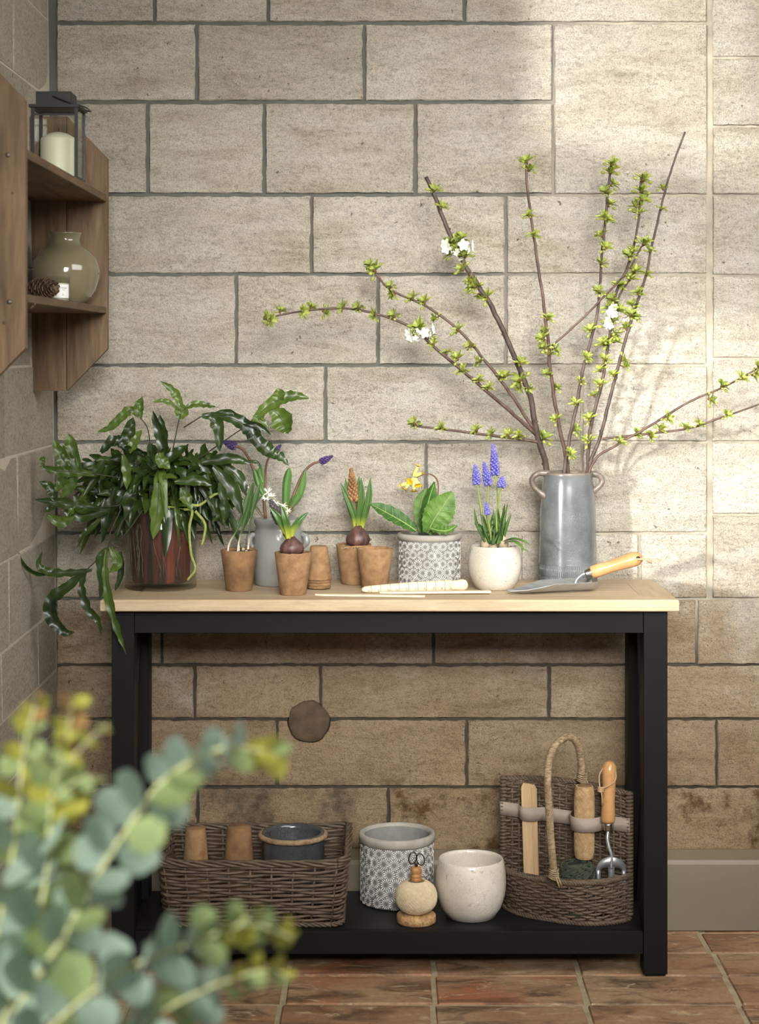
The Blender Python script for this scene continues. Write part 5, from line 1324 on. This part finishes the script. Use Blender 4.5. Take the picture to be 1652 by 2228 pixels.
# twine on a wooden stand with scissors
c12 = V(xw(906, 4.075), 4.075, SZ)
t12 = thing('twine_stand', c12, 'turned wooden twine stand with round base and knob on the low shelf', 'twine stand')
MB().lathe([(0,0),(.041,0),(.0435,.002),(.044,.010),(.0435,.0165),(.041,.019),(0,.019)], c12, 48).build('base', M['stand_wood'], t12)
MB().lathe([(.0095,.019),(.0095,.086),(.0118,.088),(.0120,.098),(.0107,.0995),(.0122,.1005),(.0122,.104),(.0100,.106),(.0088,.1075),(.0112,.1095),(.0122,.1145),(.0112,.120),(.0070,.1222),(0,.1225)], c12, 28).build('post', M['knob_wood'], t12)
def windings(c, R, H, n_w, r, seed, core, m, name, label, cat, squash=2.6, hole=.012, tilt=1.0, messy=0.0, parent=None):
    o = thing(name, c, label, cat); rd = random.Random(seed)
    def rad(z): return R*(1-abs(z/(H/2))**squash)**(1/squash)*1.0 if abs(z) < H/2 else 0
    prof = []
    for i in range(15):
        z = -H/2*.985+H*.985*i/14; prof.append((max(hole, rad(z)-r*1.3), H/2+z))
    prof = [(hole, prof[0][1])]+prof+[(hole, prof[-1][1]), (hole, prof[0][1])]
    MB().lathe(prof, c, 36).build('core', core, o)
    mb = MB(); seg = 26
    pts = []
    for i in range(n_w*seg):
        t_ = i/seg; z = .47*H*sin(2*pi*t_*tilt)*(1+messy*.1*noise.noise(V(t_*.7, seed, 0))); th = 2*pi*t_*.7182+messy*.7*noise.noise(V(t_*.4, 3, seed))
        rr = max(hole+.001, rad(z))+r*.4*sin(i*.9)+messy*.0015*noise.noise(V(t_*2.1, 7, seed))
        pts.append(Vector(c)+V(rr*cos(th), rr*sin(th), H/2+z))
    mb.tube(pts, r, 5)
    mb.build('windings', m, o, kind='stuff'); return o
windings(c12+V(0,0,.0192), .0455, .074, 105, .0012, 2, M['twine_core'], M['twine'], 'twine_ball', 'ball of cream twine on the wooden stand', 'twine', 2.3, .0125)
sc_ = thing('scissors', c12+V(0,0,.1225), 'small dark steel scissors stuck in the knob of the twine stand', 'scissors')
for (dx, dz, tl) in ((-.0082, .0225, .12), (.0095, .0195, -.18)):
    ring = [c12+V(dx+.0085*cos(2*pi*i/28)+.012*tl*sin(2*pi*i/28), -.002+.001*cos(2*pi*i/28), .1225+dz-.003+.0130*sin(2*pi*i/28)) for i in range(29)]
    mb = MB().tube(ring, .0013, 7, caps=False); mb.tube([c12+V(dx*.45, -.001, .1325), c12+V(0,-.001, .123)], [.0014, .0024], 7)
    mb.build('finger_ring', M['dark_steel'], sc_)
MB().box(c12+V(-.003,-.002,.1226), c12+V(.003,.001,.129), bev=.0008).build('blades', M['dark_steel'], sc_, smooth=False)

# ================================================================== tall-backed willow trug
A0 = V(.287, 4.235, 0); A1 = V(.548, 4.088, 0); ch = (A1-A0); CL_ = ch.length; cd = ch.normalized(); nf = V(cd.y, -cd.x, 0)      # nf points to the front
tg_ = thing('wicker_trug', (A0+A1)/2+nf*.05+V(0,0,SZ), 'tall-backed brown willow trug basket with twisted hoop handle and tool strap', 'basket')
def dfront(lv, n):
    q_ = []; dep = .092+.030*lv; out = .004+.004*lv
    for i in range(61):
        u = -1+2*i/60; b = dep*(1-abs(u)**3.0)**.75
        q_.append(A0-cd*out+cd*(CL_+2*out)*(i/60)+nf*b)
    q_ = resample(q_, n, False); nn = norms(q_, False)
    return [V(p.x, p.y, SZ+.007+lv*.088) for p in q_], nn
mb = weave(dfront, 22, [i/14 for i in range(15)], .0033, .0030, False, 3, 8)
mb.build('front_weave', M['willow'], tg_, kind='stuff')
for i in range(22):
    p0, _ = dfront(0, 23); p1, _ = dfront(1, 23); MB().tube([p0[i]-V(0,0,.003), p1[i]+V(0,0,.003)], .0026, 6).build('stake', M['willow'], tg_)
BT = .283
def dback(lv, n):
    q_ = [A0+ch*i/(n-1) for i in range(n)]
    bow = lambda u: .006*(1-(2*u-1)**2)
    return [V(p.x, p.y, 0)+V(0,0,SZ+.007+lv*(BT-.012)+lv*.010*(1-(2*i/(n-1)-1)**2))-nf*bow(i/(n-1)) for i, p in enumerate(q_)], [nf*1.0 for _ in q_]
mb = weave(dback, 18, [i/37 for i in range(38)], .0030, .0030, False, 3, 12); mb.build('back_weave', M['willow'], tg_, kind='stuff')
for i in range(1, 18):
    p0, _ = dback(0, 19); p1, _ = dback(1, 19); MB().tube([p0[i], p1[i]+V(0,0,.003)], .0026, 6).build('stake', M['willow'], tg_)
for p in (A0-cd*.005, A1+cd*.005):                  # wrapped corner posts
    mb = MB().tube([p+V(0,0,SZ+.004), p+V(0,0,SZ+BT+.004)], .0058, 8); n_ = 34
    for k in range(n_):
        z = SZ+.012+(BT-.016)*k/(n_-1); mb.tube([p+V(.0068*cos(2*pi*j/10), .0068*sin(2*pi*j/10), z+.004*j/10) for j in range(11)], .0030, 5)
    mb.build('post', M['willow'], tg_)
mb = MB(); rp, _ = dback(1.015, 60)
for s_ in twist(rp, .0036, .003, 3, 12): mb.tube(s_, .0030, 6)
mb.build('back_rim', M['willow'], tg_)
mb = MB(); rp, rn = dfront(1.03, 110)
for s_ in twist([p+V(0,0,.003) for p in rp], .0044, .003, 4, 18): mb.tube(s_, .0034, 6)
mb.build('front_rim', M['willow'], tg_)
mb = MB(); rp, rn = dfront(0, 110)
for s_ in twist([p+n_*.003-V(0,0,.0025) for p, n_ in zip(rp, rn)], .0034, .003, 3, 18): mb.tube(s_, .0030, 6)
mb.build('foot_border', M['willow'], tg_)
mb = MB(); fp, _ = dfront(.3, 60)
fv = [V(p.x, p.y, SZ+.006) for p in fp]; mb.add(fv+[v-V(0,0,.004) for v in fv], [tuple(range(60)), tuple(range(119, 59, -1))])
mb.build('base_board', M['willow'], tg_, smooth=False)
hp = [P(1207,1912,4.022), P(1200,1840,4.020), P(1195,1760,4.018), P(1192,1690,4.025), P(1198,1645,4.045), P(1215,1615,4.07), P(1240,1603,4.095), P(1258,1622,4.115), P(1265,1660,4.128), P(1267,1700,4.134)]
hs = cr(hp, 14); mb = MB().tube(hs, .0055, 8)
for s_ in twist(hs, .0058, .003, 9, 9): mb.tube(s_, .0029, 6)
hd = mb.build('handle', M['willow_l'], tg_)
for cc, ax in ((P(1205,1900,4.020), V(0,0,1)), (P(1267,1690,4.131), V(0,0,1))):
    mb = MB()
    for k in range(5): mb.tube([cc+V(.0105*cos(2*pi*j/14), .0105*sin(2*pi*j/14), -.010+.0045*k+.002*sin(j)) for j in range(15)], .0021, 5)
    mb.tube([cc+V(.004,-.010,-.006), cc+V(.012,-.013,-.028)], .0022, 5); mb.tube([cc+V(.009,-.010,-.006), cc+V(.017,-.012,-.026)], .0022, 5)
    mb.build('binding', M['willow_l'], hd)
# strap
def panel(u, z, off): return A0+cd*(CL_*u)+nf*off+V(0,0,z)
def band(u0, u1, off_fn, z, h, name='tool_strap', n=16):
    vs = []
    for i in range(n+1):
        u = u0+(u1-u0)*i/n; zz = z(u) if callable(z) else z
        vs += [panel(u, zz-h/2, off_fn(u)), panel(u, zz+h/2, off_fn(u)), panel(u, zz+h/2, off_fn(u)-.0016), panel(u, zz-h/2, off_fn(u)-.0016)]
    fs = []
    for i in range(n):
        for k in range(4): fs.append((i*4+k, i*4+(k+1) % 4, (i+1)*4+(k+1) % 4, (i+1)*4+k))
    return MB().add(vs, fs+[(3,2,1,0), tuple(4*n+k for k in range(4))]).build(name, M['strap'], tg_)
SZT = .308
def offs(u): return .0085+.024*max(0, 1-abs((u-.222)/.085)**2)**.5*(1 if abs(u-.222) < .085 else 0)+.052*(max(0, 1-abs((u-.70)/.13)**2)**.5 if abs(u-.70) < .13 else 0)
band(-.035, 1.03, offs, SZT, .031, n=60)
# things in the trug -------------------------------------------------
def slatbar(pa, pb, w, th, label, m):
    d = (pb-pa).normalized(); s_ = cd; n_ = s_.cross(d).normalized(); mb = MB(); L_ = (pb-pa).length
    vs = []
    for (p, k) in ((pa, 1), (pb-d*.010, 1), (pb, .55)):
        vs += [p-s_*w*k-n_*th, p+s_*w*k-n_*th, p+s_*w*k+n_*th, p-s_*w*k+n_*th]
    fs = [(0,1,2,3), (11,10,9,8)]+[(i*4+k, (i+1)*4+k, (i+1)*4+(k+1) % 4, i*4+(k+1) % 4) for i in range(2) for k in range(4)]
    mb.add(vs, fs); o = mb.build('wooden_label', m, None, smooth=False, origin=pa); tag(o, label, 'plant label', 'wooden labels in the trug')
def at_u(u, z, off): return panel(u, z, off)
FZ = SZ+.0065
slatbar(at_u(.262, FZ, .034), at_u(.205, .3755, .0185), .0125, .0022, 'front flat wooden plant label under the strap of the trug', M['slat'])
slatbar(at_u(.285, FZ, .0270), at_u(.238, .3735, .0125), .0125, .0022, 'flat wooden plant label tucked behind another in the trug', M['slat'])
js = at_u(.70, FZ, .031)
windings(at_u(.70, .224, .0315)+V(0,0,0), .0215, .170, 110, .0014, 5, M['jute_core'], M['jute'], 'jute_spool', 'tall spool of brown jute twine held by the trug strap', 'twine', 6.0, .006, tilt=.5)
windings(V(xw(1256, 4.085), 4.085, FZ), .0410, .125, 120, .0013, 9, M['green_core'], M['green_tw'], 'green_twine', 'untidy roll of dark green twine in the bottom of the trug', 'twine', 4.0, .010, tilt=.37, messy=2.2)
# hand fork, handle up
fk = thing('hand_fork', V(xw(1325, 4.06), 4.06, FZ), 'steel hand fork with beech handle standing head down in the trug', 'garden fork')
hT, hb_ = P(1327, 1655, 4.090), P(1323, 1790, 4.083)
L_ = (hT-hb_).length
MB().axis_lathe(hb_, hT, [(0,.0135),(.006,.0158),(.020,.0160),(.045,.0142),(.085,.0150),(.112,.0168),(L_-.012,.0155),(L_-.003,.0095),(L_,.003)], 28).build('handle', M['beech'], fk)
MB().axis_lathe(P(1324,1806,4.083), hb_+V(0,0,.002), [(0,.0105),(.002,.0118),(.013,.0125),(.017,.0120)], 22).build('ferrule', M['ferrule'], fk)
MB().tube(cr([P(1324,1806,4.083), P(1322,1825,4.078), P(1326,1845,4.074), P(1331,1862,4.072), P(1330,1890,4.070)], 7), [.0045, .0042, .0042, .0046], 10).build('neck', M['steel'], fk)
mb = MB(); hc = P(1330, 1890, 4.071)
def ftine(x0, x1, z0, z1, w0, w1):
    vs = []
    for i in range(9):
        t_ = i/8; x = x0+(x1-x0)*t_; z = z0+(z1-z0)*t_; w_ = (w0+(w1-w0)*t_)*(1 if i < 8 else .25); yy = -.004*sin(pi*t_)
        vs += [hc+V(x-w_, yy-.0012, z), hc+V(x+w_, yy-.0012, z), hc+V(x+w_, yy+.0012, z), hc+V(x-w_, yy+.0012, z)]
    fs = [(i*4+k, (i+1)*4+k, (i+1)*4+(k+1) % 4, i*4+(k+1) % 4) for i in range(8) for k in range(4)]
    mb.add(vs, fs+[(0,1,2,3), (35,34,33,32)])
def arch():
    n_ = 24; vs = []
    for i in range(n_+1):
        a = pi*i/n_
        for (rx, rz) in ((.0335, .031), (.0240, .008)):
            for yy in (-.0012, .0012): vs.append(hc+V(rx*cos(a), yy-.002*sin(a), rz*sin(a)-.004))
    fs = []
    for i in range(n_):
        b, c_ = i*4, (i+1)*4
        fs += [(b, c_, c_+1, b+1), (b+2, b+3, c_+3, c_+2), (b, b+2, c_+2, c_), (b+1, c_+1, c_+3, b+3)]
    mb.add(vs, fs)
arch()
ftine(-.0287, -.0260, -.003, -.070, .0048, .0030); ftine(.0287, .0260, -.003, -.070, .0048, .0030); ftine(0, 0, .020, -.072, .0080, .0034)
mb.build('tines', M['steel'], fk)
mb = MB(); hcp = P(1338, 1677, 4.075)
mb.tube(cr([hcp, P(1341,1690,4.070), P(1335,1703,4.064), P(1320,1712,4.062), P(1308,1716,4.064)], 6), .0013, 6)
mb.tube(cr([P(1312,1672,4.083), P(1305,1685,4.073), P(1304,1700,4.066), P(1306,1716,4.064)], 6), .0013, 6)
for k in range(4): mb.tube([P(1301,1712+k*3,4.064), P(1307,1714+k*3,4.060), P(1314,1713+k*3,4.064)], .0016, 6)
mb.tube([P(1308,1722,4.063), P(1313,1750,4.064)], .0011, 6); mb.tube([P(1310,1722,4.062), P(1310,1752,4.064)], .0011, 6)
mb.build('cord', M['leather'], fk)

# ================================================================== eucalyptus in the foreground
EY = 1.45; ES = 1.45/2.25
ec = V(-.345, EY+.02, 0)
eu = thing('eucalyptus_plant', ec, 'blurred grey-green eucalyptus with round leaves in front of the table', 'potted plant')
MB().lathe([(0,0),(.085,0),(.095,.01),(.125,.24),(.135,.245),(.135,.275),(.122,.276),(.115,.24),(.0,.235)], ec, 40).build('pot', M['cement'], eu)
soil_disc(eu, ec+V(0,0,.238), .114, 51)
MB().tube([ec+V(0,0,.23), ec+V(.006,0,.45), ec+V(-.003,0,.60), ec+V(.0,0,.745)], [.010, .006], 10).build('trunk', M['bark'], eu)
def euc_leaf(m, seed):
    rd = random.Random(seed); mb = MB(); n_ = 18; vs = [V(0,0,0)]
    for ring, rr in ((1, .55), (2, 1.0)):
        for k in range(n_):
            a = 2*pi*k/n_; q_ = 1+.06*sin(a*3+seed)+(.10 if abs(a-pi/2) < .25 else 0)
            vs.append(V(rr*q_*cos(a), .95+rr*q_*sin(a), .10*rr*rr*(1+.6*cos(2*a+seed))))
    vs[0] = V(0,.95,0)
    fs = [(0, 1+k, 1+(k+1) % n_) for k in range(n_)]+[(1+k, 1+n_+k, 1+n_+(k+1) % n_, 1+(k+1) % n_) for k in range(n_)]
    mb.add(vs, fs); mb.tube([V(0,-.25,0), V(0,0,0), V(0,1.4,.01)], [.05, .03], 5)
    return mb.mesh('leaf', m)
EL = {'b': [euc_leaf(M['euc'], i) for i in range(3)], 'g': [euc_leaf(M['euc_g'], 5+i) for i in range(3)], 'y': [euc_leaf(M['euc_y'], 9+i) for i in range(2)], 'r': [euc_leaf(M['euc_r'], 12)]}
rd = random.Random(12)
def euc(pts, r0, r1, R0, R1, tone, start=.0, gap=.024, tipf=.80):
    """stem with opposite round leaves shrinking to the tip"""
    r0, r1, R0, R1, gap = [x*ES for x in (r0, r1, R0, R1, gap)]
    q_ = [P(p[0], p[1], p[2] if len(p) > 2 else EY) if not isinstance(p, Vector) else p for p in pts]
    s_ = cr(q_, 10); n_ = len(s_)
    st_ = MB().tube(s_, [r0, r1], 8).build('stem', M['euc_st'], eu)
    acc = 0; k = 0; tot = sum((b-a).length for a, b in zip(s_[:-1], s_[1:])); run = 0
    for i in range(1, n_):
        run += (s_[i]-s_[i-1]).length; acc += (s_[i]-s_[i-1]).length; f = run/tot
        R_ = R0+(R1-R0)*max(0, (f-.68)/.32)
        if f < start or acc < max(.0065, gap*R_/R0): continue
        acc = 0; k += 1
        tt = (s_[i]-s_[i-1]).normalized(); u = tt.orthogonal().normalized(); a0 = k*pi/2+rd.uniform(-.5,.5); w_ = tt.cross(u)
        for sg in (0, 1):
            a = a0+pi*sg; d = (u*cos(a)+w_*sin(a)+tt*rd.uniform(.1,.55)).normalized()
            tone_ = tone
            if f > tipf: tone_ = rd.choice('gyyg') if f < tipf+.18 else rd.choice('yyrr')
            elif rd.random() < .3: tone_ = 'g'
            y_ = d; z_ = (tt-d*tt.dot(d)); z_ = (z_.normalized()+V(rd.uniform(-.5,.5), rd.uniform(-1.7,-.5), rd.uniform(-.3,.6))); z_ = (z_-d*z_.dot(d)).normalized(); x_ = y_.cross(z_)
            rot = Matrix((x_, y_, z_)).transposed().to_quaternion()
            me = rd.choice(EL[tone_]); rr = R_*rd.uniform(.8, 1.12)
            inst('leaf', me, s_[i]+d*rr*.15, rot, rr, st_)
T0 = ec+V(0,0,.74)
euc([T0, (-40,2330,EY+.02), (20,2225,EY), (85,2120,EY-.02), (150,2020,EY-.02), (215,1900,EY-.02), (280,1800,EY-.02), (345,1710,EY-.02), (420,1655,EY-.02), (500,1625,EY-.02), (575,1635,EY-.02), (602,1642,EY-.02)], .0045, .0016, .0270, .0130, 'b', .30, .028, .93)
euc([T0, (-60,2250,EY+.03), (-10,2050,EY+.04), (25,1880,EY+.04), (40,1750,EY+.04), (52,1640,EY+.04), (68,1570,EY+.04), (84,1512,EY+.04)], .0042, .0014, .0260, .0080, 'b', .22, .030, .76)
euc([T0, (-10,2260,EY+.01), (60,2080,EY+.01), (100,1920,EY+.01), (108,1800,EY+.01), (118,1700,EY+.01), (146,1610,EY+.01), (156,1532,EY+.01)], .0040, .0014, .0250, .0100, 'b', .25, .027, .70)
euc([P(125,1690,EY+.01), (165,1640,EY), (200,1605,EY), (236,1574,EY)], .0016, .0010, .0080, .0040, 'y', .2, .030)
euc([P(108,1760,EY+.01), (140,1720,EY), (190,1690,EY), (232,1698,EY)], .0016, .0010, .0090, .0045, 'g', .2, .030)
euc([T0, (60,2290,EY-.04), (160,2190,EY-.05), (270,2110,EY-.05), (370,2070,EY-.05), (460,2035,EY-.05), (540,2010,EY-.05), (600,2025,EY-.05), (640,2042,EY-.05)], .0036, .0012, .0250, .0070, 'b', .34, .027, .80)
euc([T0, (120,2370,EY-.02), (240,2290,EY-.02), (340,2210,EY-.02), (430,2160,EY-.02), (520,2125,EY-.02), (590,2110,EY-.02), (630,2128,EY-.02)], .0034, .0012, .0250, .0075, 'b', .30, .027, .86)
euc([T0, (-30,2300,EY+.06), (20,2150,EY+.07), (70,2010,EY+.07), (130,1900,EY+.07), (180,1850,EY+.07)], .0034, .0016, .0260, .0180, 'b', .3, .032, .99)
euc([P(500,2040,EY-.05), (530,2000,EY-.05), (556,1990,EY-.05), (580,1985,EY-.05)], .0010, .0008, .0060, .0035, 'y', .2, .024)
